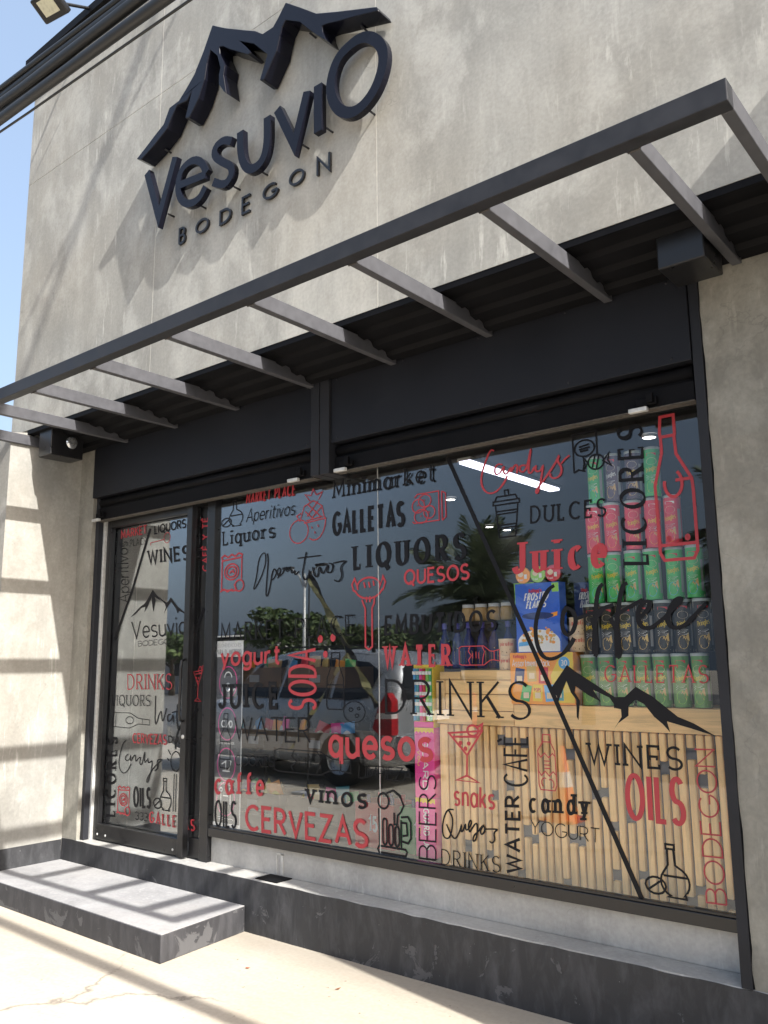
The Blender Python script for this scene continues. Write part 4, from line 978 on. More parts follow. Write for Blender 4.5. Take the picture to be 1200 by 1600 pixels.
for ch, (x0, z0), (x1, z1) in SIGN_SMALL:
    w, strokes = GL[ch]
    mb = MB()
    for k, stx in enumerate(strokes):
        pts = [(x0 + a / w * (x1 - x0), z0 + b * (z1 - z0)) for a, b in stx]
        cl = (pts[0][0] - pts[-1][0]) ** 2 + (pts[0][1] - pts[-1][1]) ** 2 < 1e-8
        solid_ribbon(mb, pts[:-1] if cl else pts, .0135, 3.052 + .0006 * k, 3.067, cl)
    mb.build("small_letter", M['sign_small'], sign)

# ------------------------------------------------------------------ boxes under the soffit, floodlight, cables
bx = thing("security_light", "black box with a round lamp under the canopy above the side wall", "light")
part("housing", M['frame'], bx, [(-5.83, -5.66, 3.10, 3.36, 3.03, 3.245)], .006)
m = MB()
m.lathe([(.0, .010), (.030, .012), (.040, .006), (.046, 0)], 20, (-5.659, 3.265, 3.145), axis='x')
lt = m.build("lamp_lens", plain("lens_chrome", (.6, .62, .64), .12, .8, .3, 60), bx)
bo = thing("junction_box", "large dark box under the soffit near the right pillar", "box")
part("housing", M['frame'], bo, [(-1.175, -.985, 3.20, 3.42, 3.065, 3.245)], .006)

fl = thing("floodlight", "small black floodlight hanging on an arm over the roof edge", "floodlight")
# placed on an outrigger arm from the parapet
fx, fy, fz = -5.12, 2.60, 6.09
hb = MB(); hb.box(-.12, .12, -.025, .025, -.085, .085); h1 = hb.build("housing", M['frame'], fl, .012)
hb = MB(); hb.box(-.07, .07, -.029, -.026, -.045, .06); h2 = hb.build("led_panel", plain("led_panel", (.62, .60, .45), .3, 0, .1, 30), fl)
rot = Matrix.Rotation(R(10), 4, 'Z') @ Matrix.Rotation(R(62), 4, 'X')
for o in (h1, h2): o.matrix_world = Matrix.Translation((fx, fy, fz)) @ rot
mb = MB(); mb.tube([(fx, fy + .02, fz + .06), (-5.2, 2.75, 6.25), (-5.35, 3.05, 6.49)], .012, 8); mb.build("arm", M['cable'], fl)
mb = MB(); mb.tube([(fx + .1, fy + .02, fz + .08), (fx + .12, fy + .1, fz + .3), (-4.9, 2.9, 6.5)], .006, 6); mb.build("lead", M['galv'], fl)

def cable(name, label, pts, rad, grp="overhead cables crossing in front of the roof edge"):
    q = [Vector(p) for p in pts]
    mb = MB(); mb.tube(q, rad, 10)
    o = mb.build(name, M['cable']); tag(o, label, "cable", grp); return o
def span(x, off_y=0, off_z=0, sag=0.0):
    # line through (-4.272,1.925,4.505) heading (.995,-.025,-.10)
    t = (x + 4.272) / .995
    return (x, 1.925 - .025 * t + off_y, 4.505 - .10 * t + off_z + sag * (x + 4) ** 2)
xsn = [-38, -34, -30, -26, -22, -19, -17] + [-16 + k * 1.0 for k in range(29)] + [14, 17, 20, 24, 28, 32]
lab = ["topmost pale-edged thin cable of the overhead bundle", "thick black cable second from the top of the bundle", "thick sheathed cable in the middle of the overhead bundle",
       "twisted dark cable just above the lowest thick one", "lowest thick black cable of the overhead bundle", "thin loose black wire hanging under the cable bundle"]
OFF = [(.0, .150, .015), (.02, .100, .024), (-.01, .048, .026), (.02, .006, .016), (0, -.045, .026), (.03, -.088, .006)]
for (oy, oz, r), lb in zip(OFF, lab):
    rr = random.Random(int(oz * 1000))
    pts = [span(x, oy + .006 * math.sin(x * 1.7 + oz * 40), oz + .010 * math.sin(x * 1.1 + oz * 60), .0004) for x in xsn]
    cable("overhead_cable", lb, pts, r)
def far_cable(P, D, r, lb):
    pts = [(P[0] + D[0] * k, P[1] + D[1] * k, P[2] + .00006 * k * k) for k in range(-150, 151, 6)]
    cable("overhead_cable", lb, pts, r)
far_cable((-.657, 2.366, 9.156), (.082, -.171), .016, "thin service cable high overhead crossing above the roof")
far_cable((-1.693, 2.366, 8.136), (.20, -.094), .030, "thick service cable high overhead crossing above the roof")
cable("overhead_cable", "separate dark cable passing above the floodlight", [(-9, 2.4, 6.45), (-6.5, 2.3, 6.62), (-5.9, 2.3, 6.75), (-4, 2.2, 7.3)], .016)

for x, lb in ((-38.0, "distant utility pole carrying the cable bundle beyond the left neighbour"), (32.0, "utility pole carrying the cable bundle beyond the right neighbour")):
    c = span(x, .16, 0, .0004)
    t = thing("utility_pole", lb, "utility pole", "utility poles of the street", loc=(c[0], c[1] + .1, 0))
    m = MB(); m.tube([(0, 0, 0), (0, 0, 10.2)], [.16, .11], 12); m.build("pole_shaft", M['wall_side'], t)
    part("cross_arm", M['steel_dark'], t, [(-.05, .05, -.9, .9, 9.1, 9.2)])

# ================================================================== DISPLAY BEHIND THE GLASS
def pm(name, col, rough=.4): return plain(name, col, rough, 0, .04, 3)
INK = {k: pm("print_" + k, v) for k, v in dict(green=(.12, .28, .09), bright=(.06, .42, .12), pink=(.66, .05, .09), black=(.015, .016, .016), purple=(.10, .07, .10), yellow=(.80, .58, .04), gold=(.62, .42, .12),
       cream=(.75, .60, .42), blue=(.03, .12, .58), navy=(.02, .04, .16), orange=(.88, .33, .03), red=(.60, .03, .04), sky=(.10, .38, .72), lime=(.30, .62, .10), magenta=(.80, .06, .32), tan=(.60, .38, .15), brown=(.16, .07, .03), grey=(.3, .3, .3), teal=(.08, .36, .40)).items()}
INK['white'] = M['white']
ct = thing("display_counter", "wooden display counter with vertical slats behind the window", "counter")
part("back_board", plain("grey_board", (.11, .115, .125), .7, 0, .2, 4), ct, [(-2.76, -1.10, 3.845, 4.15, .30, 1.26)])
# plank top in two heights
rnd = random.Random(3)
def plank(x0, x1, z0, z1, y0=3.80):
    part("plank", M['plank'], ct, [(x0, x1, y0 + rnd.uniform(-.002, .002), 3.843, z0, z1)], .003)
plank(-2.28, -1.12, 1.191, 1.300)
plank(-2.76, -2.283, 1.191, 1.262); plank(-2.70, -2.283, 1.265, 1.345); plank(-2.70, -2.283, 1.348, 1.418); plank(-2.735, -2.60, 1.421, 1.462); plank(-2.597, -2.283, 1.421, 1.470); plank(-2.76, -2.703, 1.265, 1.418)
part("counter_top", M['plank'], ct, [(-2.28, -1.12, 3.844, 4.15, 1.262, 1.302), (-2.76, -2.284, 3.844, 4.15, 1.262, 1.460)])
x = -2.755; k = 0
while x < -1.13:
    w = rnd.uniform(.027, .034) if k else .05
    z = .33; zt = 1.188
    cuts = []
    if k and rnd.random() < .62:
        for _ in range(rnd.choice((1, 1, 2))):
            c = rnd.uniform(.45, 1.10); cuts.append((c, c + rnd.uniform(.035, .06)))
        cuts.sort()
    zz = z
    for a, b in cuts + [(zt, zt + .01)]:
        if a - zz > .03:
            y0 = 3.812 + rnd.uniform(-.004, .004)
            part("slat", M['slat'], ct, [(x, x + w, y0, 3.843, zz, a)], .006)
        zz = max(zz, b)
    x += w + rnd.uniform(.009, .015); k += 1

def curved(to_r, cx, cy, a_mid):
    """maps (s, z, d) on to a cylinder of radius to_r: s = arc length from the direction a_mid"""
    def f(s, z, d):
        a = a_mid + s / to_r
        return (cx + (to_r + .0005 + d) * math.cos(a), cy + (to_r + .0005 + d) * math.sin(a), z)
    return f
CAN_R = .0385
def rect2(x0, x1, z0, z1):
    n = 4
    return [(x0 + (x1 - x0) * k / n, z0) for k in range(n + 1)] + [(x1 + (x0 - x1) * k / n, z1) for k in range(n + 1)]
def make_can(body, pic, label, group, yaw=0.0, word=True, textcol='yellow', band=None):
    t = thing("chip_can", label, "snack can", group)
    m = MB(); m.lathe([(0, .004), (CAN_R - .002, .004), (CAN_R - .001, .0), (CAN_R, .004), (CAN_R, .226), (CAN_R + .001, .230)], 24)
    m.build("can_body", INK[body], t)
    m = MB(); m.lathe([(CAN_R + .0012, .224), (CAN_R + .0018, .236), (CAN_R - .003, .238), (CAN_R - .005, .2345), (0, .2345)], 24)
    m.build("lid", plain("lid_" + body, (.42, .45, .42), .3, 0, .05, 8) if not ("lid_" + body) in bpy.data.materials else bpy.data.materials["lid_" + body], t)
    fwd = R(-90) + yaw
    fn = curved(CAN_R, 0, 0, fwd)
    m = MB()
    m.prism(arc(0, .166, .024, .017, 0, 345, 18), fn, 0, 0); m.build("badge", INK['cream'], t)   # plain oval where the maker's emblem sits
    m = MB(); m.prism(arc(-.004, .045, .022, .030, 0, 345, 14), fn, .0001, .0001)
    m.build("picture", INK[pic], t)
    m = MB(); m.prism([(-.02, .02), (.0, .075), (.016, .035)], fn, .0003, .0003)
    m.prism([(.004, .06), (.02, .09), (.024, .05)], fn, .0004, .0004)
    m.build("chip_print", INK['tan' if body != 'black' else 'gold'], t)
    if band:
        m = MB(); m.prism([(-.05, .195), (-.05, .222), (.05, .222), (.05, .19)], fn, .0001, .0001); m.build("band", INK[band], t)
    m = MB(); m.prism(rect2(-.052, .052, .004, .014), fn, .0002, .0002); m.build("bottom_band", INK['navy' if body == 'pink' else 'cream'], t)
    m = MB()
    for k_ in range(5): m.prism(rect2(-.026 + .006 * (k_ % 2), .020 - .007 * (k_ % 3), .098 - .0052 * k_ - .0, .100 - .0052 * k_), fn, .0005, .0005)
    m.build("small_print", M['white'], t)
    m = MB(); m.prism(rect2(.034, .050, .03, .17), fn, .0004, .0004); m.build("side_panel", INK['grey'], t)
    m = MB(); m.prism(rect2(-.022, .022, .194, .206), fn, .0006, .0006); m.build("top_print", INK['red' if body != 'pink' else 'white'], t)
    if word:
        m = text_mesh("Pringles", 'bold', fn, (-.026, .112), (.026, .126), (-.029, .134)); m.build("lettering", INK[textcol], t)
    return t
ORD = ["first", "second", "third", "fourth", "fifth", "sixth", "seventh"]
can_protos = {}
def row(n, x0, dx, z, spec, rowname, colword, gname):
    for i in range(n):
        body, pic, tc, band = spec[i % len(spec)] if isinstance(spec, list) else spec
        cw = colword[i % len(colword)] if isinstance(colword, list) else colword
        lb = f"{cw} chip can, {ORD[i]} from the left in the {rowname} row of the stack"
        key = (body, pic, tc, band)
        if key not in can_protos:
            c = make_can(body, pic, lb, gname, .0, True, tc, band); can_protos[key] = c
        else:
            c = copy_tree(can_protos[key])
        c["label"] = lb; c["group"] = gname
        jit = random.uniform(-.002, .002)
        c.location = (x0 + dx * i + jit, 3.845 + random.uniform(-.008, .008), z)
        c.rotation_euler = (R(random.uniform(-.8, .8)), R(random.uniform(-1.0, 1.0)), R(random.uniform(-22, 18)) + R(20))
    return
Z0 = 1.303
G_ = "chip cans stacked on the wooden counter"
row(7, -1.875, .0885, Z0, ('green', 'lime', 'yellow', None), "bottom", "olive green", G_)
row(7, -1.855, .0885, Z0 + .2405, ('black', 'gold', 'yellow', 'cream'), "second", "black", G_)
row(6, -1.82, .096, Z0 + .481, ('bright', 'sky', 'yellow', None), "middle", "bright green", G_)
row(5, -1.815, .098, Z0 + .7215, ('pink', 'orange', 'yellow', 'gold'), "fourth", "red", G_)
row(4, -1.79, .095, Z0 + .962, [('bright', 'sky', 'yellow', None), ('purple', 'gold', 'white', 'gold'), ('purple', 'gold', 'yellow', 'cream'), ('bright', 'lime', 'yellow', None)], "top", ["bright green", "dark gold-banded", "dark purple", "pale green"], G_)

def flatfn(y):
    return lambda x, z, d: (x, y - .0006 - d, z)
def poly(name, mat, parent, pts, y, d=0.0):
    m = MB(); m.prism(pts, flatfn(y), d, d); return m.build(name, mat, parent)
def rect_(x0, x1, z0, z1): return [(x0, z0), (x1, z0), (x1, z1), (x0, z1)]

def words(s, style, mat, parent, x0, x1, z, h, y, slope=0.0, d=.0003, name="lettering", lean=0.0):
    m = text_mesh(s, style, flatfn(y), (x0, z), (x1, z + slope), (x0 + lean, z + h), d0=d); return m.build(name, mat, parent)

# orange assortment box
YB = 3.79
ob = thing("cereal_box", "wide orange cereal assortment box standing on the counter", "box")
part("carton", INK['orange'], ob, [(-2.288, -1.935, YB, YB + .12, Z0, Z0 + .252)], .002)
words("Assortment Pack", 'bold', M['white'], ob, -2.275, -2.06, Z0 + .185, .032, YB)
words("Kellogg's", 'bold', INK['red'], ob, -2.268, -2.19, Z0 + .226, .016, YB)
poly("badge", INK['yellow'], ob, [(-2.04, Z0 + .01), (-1.937, Z0 + .01), (-1.937, Z0 + .25), (-2.0, Z0 + .25), (-2.06, Z0 + .14)], YB)
poly("badge", INK['sky'], ob, arc(-1.985, Z0 + .200, .030, .030, 0, 345, 22), YB, .0003)
words("30", 'bold', M['white'], ob, -2.002, -1.968, Z0 + .188, .024, YB, d=.0006)
for i, (cx, cz, c, r) in enumerate(((-2.235, .135, 'navy', .15), (-2.165, .150, 'orange', -.05), (-2.10, .14, 'red', .05), (-2.20, .055, 'bright', .25), (-2.135, .055, 'yellow', .05), (-2.07, .055, 'sky', -.1), (-2.02, .06, 'teal', 0))):
    w, h = .026, .040
    pts = [(cx + a * math.cos(r) + b * math.sin(r), Z0 + cz - a * math.sin(r) + b * math.cos(r)) for a, b in ((-w, -h), (w, -h), (w, h), (-w, h))]
    if c == 'orange': poly("mini_box", INK['gold'], ob, pts, YB, .0004)
    else: poly("mini_box", INK[c], ob, pts, YB, .0004)
    q = [(cx + a * .6, Z0 + cz - .012 + b * .35) for a, b in ((-w, -h), (w, -h), (w, h), (-w, h))]
    poly("mini_picture", INK['cream'], ob, q, YB, .0007)
words("POPS", 'bold', INK['red'], ob, -2.155, -2.115, Z0 + .062, .016, YB, d=.001)

# blue flakes boxes
def flakes(x0, x1, y, label, body='blue'):
    zb = Z0 + .2525
    t = thing("cereal_box", label, "box", "blue flakes cereal boxes")
    part("carton", INK[body], t, [(x0, x1, y, y + .07, zb, zb + .345)], .002)
    w = x1 - x0; zc = zb
    words("Kellogg's", 'bold', INK['red'], t, x0 + w * .32, x0 + w * .62, zc + .298, .018, y)
    words("FROSTED", 'cond', M['white'], t, x0 + w * .20, x0 + w * .76, zc + .258, .034, y, .006, lean=.008)
    words("FLAKES", 'cond', M['white'], t, x0 + w * .24, x0 + w * .70, zc + .218, .034, y, .006, lean=.008)
    poly("corner_flash", INK['lime'], t, rect_(x0 + w * .84, x1 - .002, zc + .295, zc + .340), y)
    poly("splash", INK['orange'], t, [(x0 + w * .72, zc + .165), (x0 + w * .94, zc + .178), (x0 + w * .95, zc + .198), (x0 + w * .74, zc + .188)], y)
    poly("bowl", M['white'], t, [(x0 + w * .04, zc + .004), (x0 + w * .97, zc + .004)] + arc(x0 + w * .505, zc + .05, w * .47, .062, 0, 180, 14), y, .0004)
    # loose flakes heaped above the bowl
    rr = random.Random(4)
    m = MB()
    for k in range(70):
        a = rr.uniform(.1, .9); b = rr.uniform(0, 1) * math.sqrt(max(0, 1 - (2 * a - 1) ** 2))
        cx, cz = x0 + w * (.06 + .88 * a), zc + .045 + .085 * b; s = rr.uniform(.006, .013)
        m.prism([(cx + s * rr.uniform(.6, 1) * math.cos(q), cz + s * .7 * math.sin(q)) for q in (.2, 1.6, 2.8, 4.0, 5.2)], flatfn(y), .0008 + k * .00002, .0008 + k * .00002, k % 2)
    m.build("flakes_print", [INK['gold'], INK['orange']], t)
    poly("milk_splash", INK['sky'], t, [(x0 + w * .05, zc + .03), (x0 + w * .28, zc + .035), (x0 + w * .27, zc + .055), (x0 + w * .06, zc + .05)], y, .003)
    poly("swirl", INK['navy'], t, arc(x0 + w * .5, zc + .18, w * .36, .018, 0, 345, 20), y, .0002)
    return t
flakes(-2.245, -1.995, 3.792, "bright blue flakes cereal box on top of the orange carton")
flakes(-1.985, -1.86, 3.93, "dark blue flakes box set back beside the bright blue one", 'navy')

# wafer tins
def tin(x, y, z, label, s=1.0):
    t = thing("wafer_tin", label, "tin", "cream wafer tins")
    r = .043 * s; h = .083
    m = MB(); m.lathe([(0, 0), (r, 0), (r, h - .006), (r + .0015, h - .005), (r + .0015, h), (0, h)], 24, (0, 0, 0)); m.build("tin_body", INK['cream'], t)
    fn = curved(r, 0, 0, R(-64))
    m = text_mesh("pirulin", 'serifb', fn, (-.034, .047), (.032, .047), (-.034, .066)); m.build("lettering", INK['red'], t)
    m = MB(); m.prism([(-.03, .010), (.03, .012), (.028, .026), (.0, .034), (-.028, .024)], fn, .0001, .0001); m.build("picture", INK['tan'], t)
    m = MB(); m.prism([(-.02, .014), (.02, .026), (.018, .031), (-.022, .020)], fn, .0004, .0004); m.prism([(.0, .010), (.03, .016), (.028, .021), (-.002, .015)], fn, .0006, .0006); m.build("wafer_print", INK['brown'], t)
    t.location = (x, y, z); return t
tin(-2.335, 3.845, 1.4615, "lower cream wafer tin left of the blue cereal box")
tin(-2.335, 3.845, 1.5450, "upper cream wafer tin left of the blue cereal box")
tin(-1.935, 3.86, Z0 + .2525 + .0, "lower cream wafer tin between the blue box and black cans", 1.05)
tin(-1.935, 3.86, Z0 + .2525 + .0835, "upper cream wafer tin between the blue box and black cans", 1.0)
# round cups on top of the blue box
for x, c, lb in ((-2.20, 'orange', "round orange cup lid"), (-2.115, 'lime', "round green cup lid"), (-2.03, 'pink', "round pink cup lid")):
    t = thing("snack_cup", lb + " standing on top of the blue cereal box", "cup", "round snack cups on the cereal box")
    m = MB(); m.lathe([(0, -.001), (.036, -.001), (.042, .0), (.042, .006), (.036, .012), (.03, .05), (0, .05)], 22, (0, 0, 0), axis='y'); m.build("cup_body", INK[c], t)
    poly("label_block", M['white'], t, rect_(.008, .024, -.018, .004), -.002); poly("picture", INK['cream'], t, arc(-.012, .006, .016, .014, 0, 345, 12), -.002)
    words("Froot", 'bold', M['white'], t, -.028, .004, -.028, .010, -.002)
    t.location = (x, 3.80, Z0 + .2525 + .345 + .0435)

# tall pink tape-candy display, stacked boxes
for k, (z0, z1, stick) in enumerate(((.50, .80, False), (.802, 1.165, False), (1.167, 1.50, True))):
    lb = ["lowest pink candy box in the tall stack", "middle pink candy box in the tall stack", "top candy box with striped sticks in the tall stack"][k] + " left of the counter"
    t = thing("candy_box", lb, "box", "pink candy boxes stacked in a column")
    x0, x1 = -2.905, -2.775
    part("carton", INK['magenta' if not stick else 'yellow'], t, [(x0, x1, 3.79, 3.90, z0, z1)], .002)
    zz = [(x0 + .001 + i * .0128, z1 - .028 + (.010 if i % 2 else 0)) for i in range(11)]
    if not stick:
        poly("zigzag_edge", INK['yellow'], t, [(x0 + .001, z1 - .001)] + zz + [(x1 - .001, z1 - .001)], 3.79)
        m = text_mesh("GUARD" if k == 1 else "GUARD UP", 'bold', flatfn(3.79), (x0 + .055, z1 - .05), (x0 + .055, z0 + .04), (x0 + .088, z1 - .05), d0=.0003)
        m.build("lettering", M['white'], t)
        m = text_mesh("you", 'bold', flatfn(3.79), (x0 + .022, z1 - .12), (x0 + .022, z1 - .20), (x0 + .040, z1 - .12), d0=.0003)
        m.build("lettering", INK['yellow'], t)
    else:
        part("bottom_label", INK['magenta'], t, [(x0, x1, 3.788, 3.7895, z0, z0 + .03)])
        for i, c in enumerate(('sky', 'teal', 'magenta', 'red', 'lime', 'bright')):
            xx = x0 + .012 + i * .0215
            m = MB(); m.tube([(xx, 3.783, z0 + .034), (xx, 3.783, z1 - .02)], .0085, 8); s = m.build("candy_stick", INK[c], t)
            m = MB()
            for q in range(5): m.box(xx - .0088, xx + .0088, 3.7735, 3.778, z0 + .06 + q * .055, z0 + .078 + q * .055)
            m.build("white_stripe", M['white'], s)

# dark back shelf with bottles and jars
bs = thing("back_shelf", "dark low shelf behind the counter carrying blue bottles", "shelf")
part("shelf_body", M['dark'], bs, [(-3.12, -2.32, 4.22, 4.55, .30, 1.44)], .004)
part("shelf_top", plain("grey_shelf", (.09, .09, .10), .6), bs, [(-3.14, -2.30, 4.18, 4.57, 1.442, 1.475)], .003)
part("upper_board", M['dark'], bs, [(-3.12, -2.32, 4.40, 4.55, 1.74, 1.76), (-3.12, -3.10, 4.40, 4.55, 1.476, 1.74), (-2.34, -2.32, 4.40, 4.55, 1.476, 1.74)])
bot_col = plain("blue_glass_bottle", (.02, .025, .14), .12, 0, .2, 4)
cap_col = pm("bottle_cap", (.10, .09, .35))
b0 = None
ORD8 = ORD + ["eighth"]
for i in range(8):
    lb = f"dark blue bottle, {ORD8[i]} from the left in the row on the back shelf"
    if b0 is None:
        t = thing("glass_bottle", lb, "bottle", "dark blue bottles on the back shelf")
        m = MB(); m.lathe([(0, 0), (.034, 0), (.036, .01), (.036, .14), (.028, .175), (.014, .205), (.013, .255), (0, .255)], 16); m.build("bottle_body", bot_col, t)
        m = MB(); m.lathe([(.0155, .235), (.0155, .268), (0, .270)], 12); m.build("cap", cap_col, t)
        m = MB(); m.prism([(-.02, .03), (.02, .03), (.02, .10), (.0, .12), (-.02, .10)], curved(.036, 0, 0, R(-60)), 0, 0); m.build("gold_label", INK['gold'], t)
        b0 = t
    else: t = copy_tree(b0)
    t["label"] = lb; t.location = (-3.03 + .088 * i, 4.27 + .01 * (i % 2), 1.476)
j0 = None
for i, (x, z) in enumerate(((-3.06, 1.4755), (-2.98, 1.7605), (-2.885, 1.7605), (-2.79, 1.7605), (-2.70, 1.7605))):
    lb = ["lidded jar at the left end below the shelf board"] + [f"white lidded jar, {ORD[k]} from the left on the upper board" for k in range(4)]
    if j0 is None:
        t = thing("glass_jar", lb[0], "jar", "white lidded jars behind the bottles")
        m = MB(); m.lathe([(0, 0), (.038, 0), (.040, .01), (.040, .075), (.034, .085), (0, .085)], 16); m.build("jar_body", INK['tan'], t)
        m = MB(); m.lathe([(.037, .085), (.037, .105), (0, .106)], 16); m.build("lid", M['white'], t)
        m = MB(); m.prism(rect_(-.03, .03, .02, .065), curved(.040, 0, 0, R(-60)), 0, 0); m.build("label", INK['cream'], t)
        j0 = t
    else: t = copy_tree(j0)
    t["label"] = lb[i]; t.location = (x, 4.46, z)
def bag_mesh(w, h, d, n=7):
    m = MB(); g = []
    for j in range(n + 1):
        for i in range(n + 1):
            u, v = i / n, j / n
            puff = d * .5 * (math.sin(math.pi * u) * math.sin(math.pi * v)) ** .5 if 0 < i < n and 0 < j < n else 0
            g.append(((u - .5) * w * (1 - .06 * math.sin(math.pi * v)), -puff + .003 * math.sin(i * 3 + j * 2), v * h))
    b = len(m.v); m.v += g; m.v += [(x, -y, z) for x, y, z in g]; o = (n + 1) ** 2
    for j in range(n):
        for i in range(n):
            a = b + j * (n + 1) + i
            m.f.append((a, a + 1, a + n + 2, a + n + 1)); m.f.append((a + o, a + o + n + 1, a + o + n + 2, a + o + 1)); m.m += [0, 0]; m.s += [True, True]
    return m
t = thing("snack_bag", "pale green and gold snack bag pinned above the bottles", "snack bag")
bag_mesh(.17, .22, .05).build("bag_body", INK['lime'], t)
m = MB(); m.prism(arc(0, .09, .05, .045, 0, 345, 14), lambda x, z, d: (x, -.034 - d, z), 0, 0); m.build("picture", INK['gold'], t)
m = MB(); m.prism(arc(.02, .16, .04, .025, 0, 345, 14), lambda x, z, d: (x, -.032 - d, z), 0, 0); m.build("picture", INK['red'], t)
t.location = (-2.52, 4.36, 1.79); t.scale = (.8, .8, .8)

# snack rack deeper in the shop
rk = thing("snack_rack", "dark shelving with cardboard trays deep inside the shop", "rack")
for z in (.32, .80, 1.30):
    part("rack_shelf", M['dark'], rk, [(-6.0 + .2, -3.5, 4.9, 5.4, z, z + .03)], .003)
part("rack_upright", M['dark'], rk, [(-5.80, -5.77, 5.37, 5.41, .29, 2.0)]); part("rack_upright", M['dark'], rk, [(-3.53, -3.50, 5.37, 5.41, .29, 2.0)])
part("rack_back", M['dark'], rk, [(-5.77, -3.53, 5.385, 5.40, .36, 1.9)])
trays = [(-5.75, .33), (-5.05, .33), (-5.75, .83), (-5.05, .83), (-5.75, 1.33), (-5.05, 1.33)]
wh = ["at the left on the lowest shelf", "beside it on the lowest shelf", "at the left on the middle shelf", "right of centre on the middle shelf", "at the left on the top shelf", "right of centre on the top shelf"]
for (x, z), w_ in zip(trays, wh):
    t = thing("cardboard_tray", "open cardboard tray of snack bags " + w_, "carton", "cardboard trays of snacks in the rack")
    part("tray_wall", M['card'], t, [(x, x + .62, 4.92, 4.928, z, z + .16), (x, x + .62, 5.25, 5.258, z, z + .16), (x, x + .008, 4.928, 5.25, z, z + .16), (x + .612, x + .62, 4.928, 5.25, z, z + .16), (x + .008, x + .612, 4.928, 5.25, z, z + .006)])
    part("tray_label", INK['grey'], t, [(x + .24, x + .36, 4.917, 4.9195, z + .04, z + .10)])
protos = {}
cols = ['red', 'gold', 'sky', 'orange', 'bright', 'yellow', 'magenta', 'navy', 'teal', 'tan']
wordsn = dict(red='red', gold='gold', sky='light blue', orange='orange', bright='green', yellow='yellow', magenta='pink', navy='navy', teal='teal', tan='tan')
shelfn = {.33: "lowest", .83: "middle", 1.33: "top"}
rnd = random.Random(12)
cnt = 0
for (x, z), trn in zip(trays, wh):
    sel = rnd.sample(cols, 5)
    for i, c in enumerate(sel):
        if c not in protos:
            t = thing("snack_bag", "", "snack bag"); bag_mesh(.12, .21, .06).build("bag_body", INK[c], t)
            m = MB(); m.prism(arc(0, .10, .034, .04, 0, 345, 12), lambda x_, z_, d: (x_, -.035 - d, z_), 0, 0); m.build("picture", INK[['cream', 'red', 'white', 'yellow'][cols.index(c) % 4]], t)
            protos[c] = t
        else: t = copy_tree(protos[c])
        t["label"] = f"{wordsn[c]} snack bag in the tray {trn}"; t["group"] = "snack bags in cardboard trays"
        t.location = (x + .07 + .118 * i, 5.0 + rnd.uniform(0, .12), z + rnd.uniform(-.0, .05)); t.rotation_euler = (R(rnd.uniform(-16, 4)), R(rnd.uniform(-26, 26)), R(rnd.uniform(-35, 35)))
# crates of drinks on the floor near the glass
for k, (x, c, lb) in enumerate(((-4.05, 'red', "red drinks crate on the shop floor behind the window"), (-3.66, 'bright', "green drinks crate on the shop floor behind the window"))):
    t = thing("drinks_crate", lb, "crate")
    part("crate_wall", INK[c], t, [(x, x + .34, 4.60, 4.61, .292, .58), (x, x + .34, 4.85, 4.86, .292, .58), (x, x + .01, 4.61, 4.85, .292, .58), (x + .33, x + .34, 4.61, 4.85, .292, .58)], .003)
    part("crate_base", INK[c], t, [(x + .011, x + .329, 4.611, 4.849, .292, .302)])
    words("15", 'bold', M['white'], t, x + .12, x + .20, .40, .09, 4.60)
    for i in range(3):
        for j in range(2):
            m = MB(); m.lathe([(0, 0), (.036, 0), (.036, .2), (.014, .27), (.014, .32), (0, .32)], 12, (x + .065 + .105 * i, 4.67 + .12 * j, .303))
            o = m.build("bottle", INK['red' if c == 'red' else 'bright'] if (i + j) % 2 else bot_col)
            tag(o, f"{['left', 'middle', 'right'][i]} bottle in the {['front', 'back'][j]} row of the {'red' if c == 'red' else 'green'} drinks crate", "bottle", f"bottles in the {'red' if c == 'red' else 'green'} crate")

# posters behind the glass
po = thing("rules_poster", "dark notice with four round pictograms behind the window glass", "poster")
yq = 3.6765
def pl(name, mat, x0, x1, z0, z1, y): return part(name, mat, po, [(x0, x1, y, y + .0008, z0, z1)])
pl("sheet", plain("poster_grey", (.075, .078, .085), .5), -4.442, -4.185, .515, 1.56, yq + .002)
pl("header", M['white'], -4.442, -4.185, 1.562, 1.665, yq + .002)
pl("header_rule", M['white'], -4.442, -4.185, 1.69, 1.70, yq + .002)
pl("border", M['white'], -4.190, -4.184, .515, 1.56, yq + .001); pl("border", M['white'], -4.442, -4.19, .515, .535, yq + .001)
def pw(s, style, mat, x0, x1, z, h):
    m = text_mesh(s, style, lambda a, b, d: (a, yq + .0018 - d, b), (x0, z), (x1, z), (x0, z + h)); m.build("lettering", mat, po)
pw("RECOMENDACIONES", 'light', INK['grey'], -4.45, -4.20, 1.625, .022); pw("PARA EL INGRESO", 'cond', INK['grey'], -4.45, -4.20, 1.580, .028)
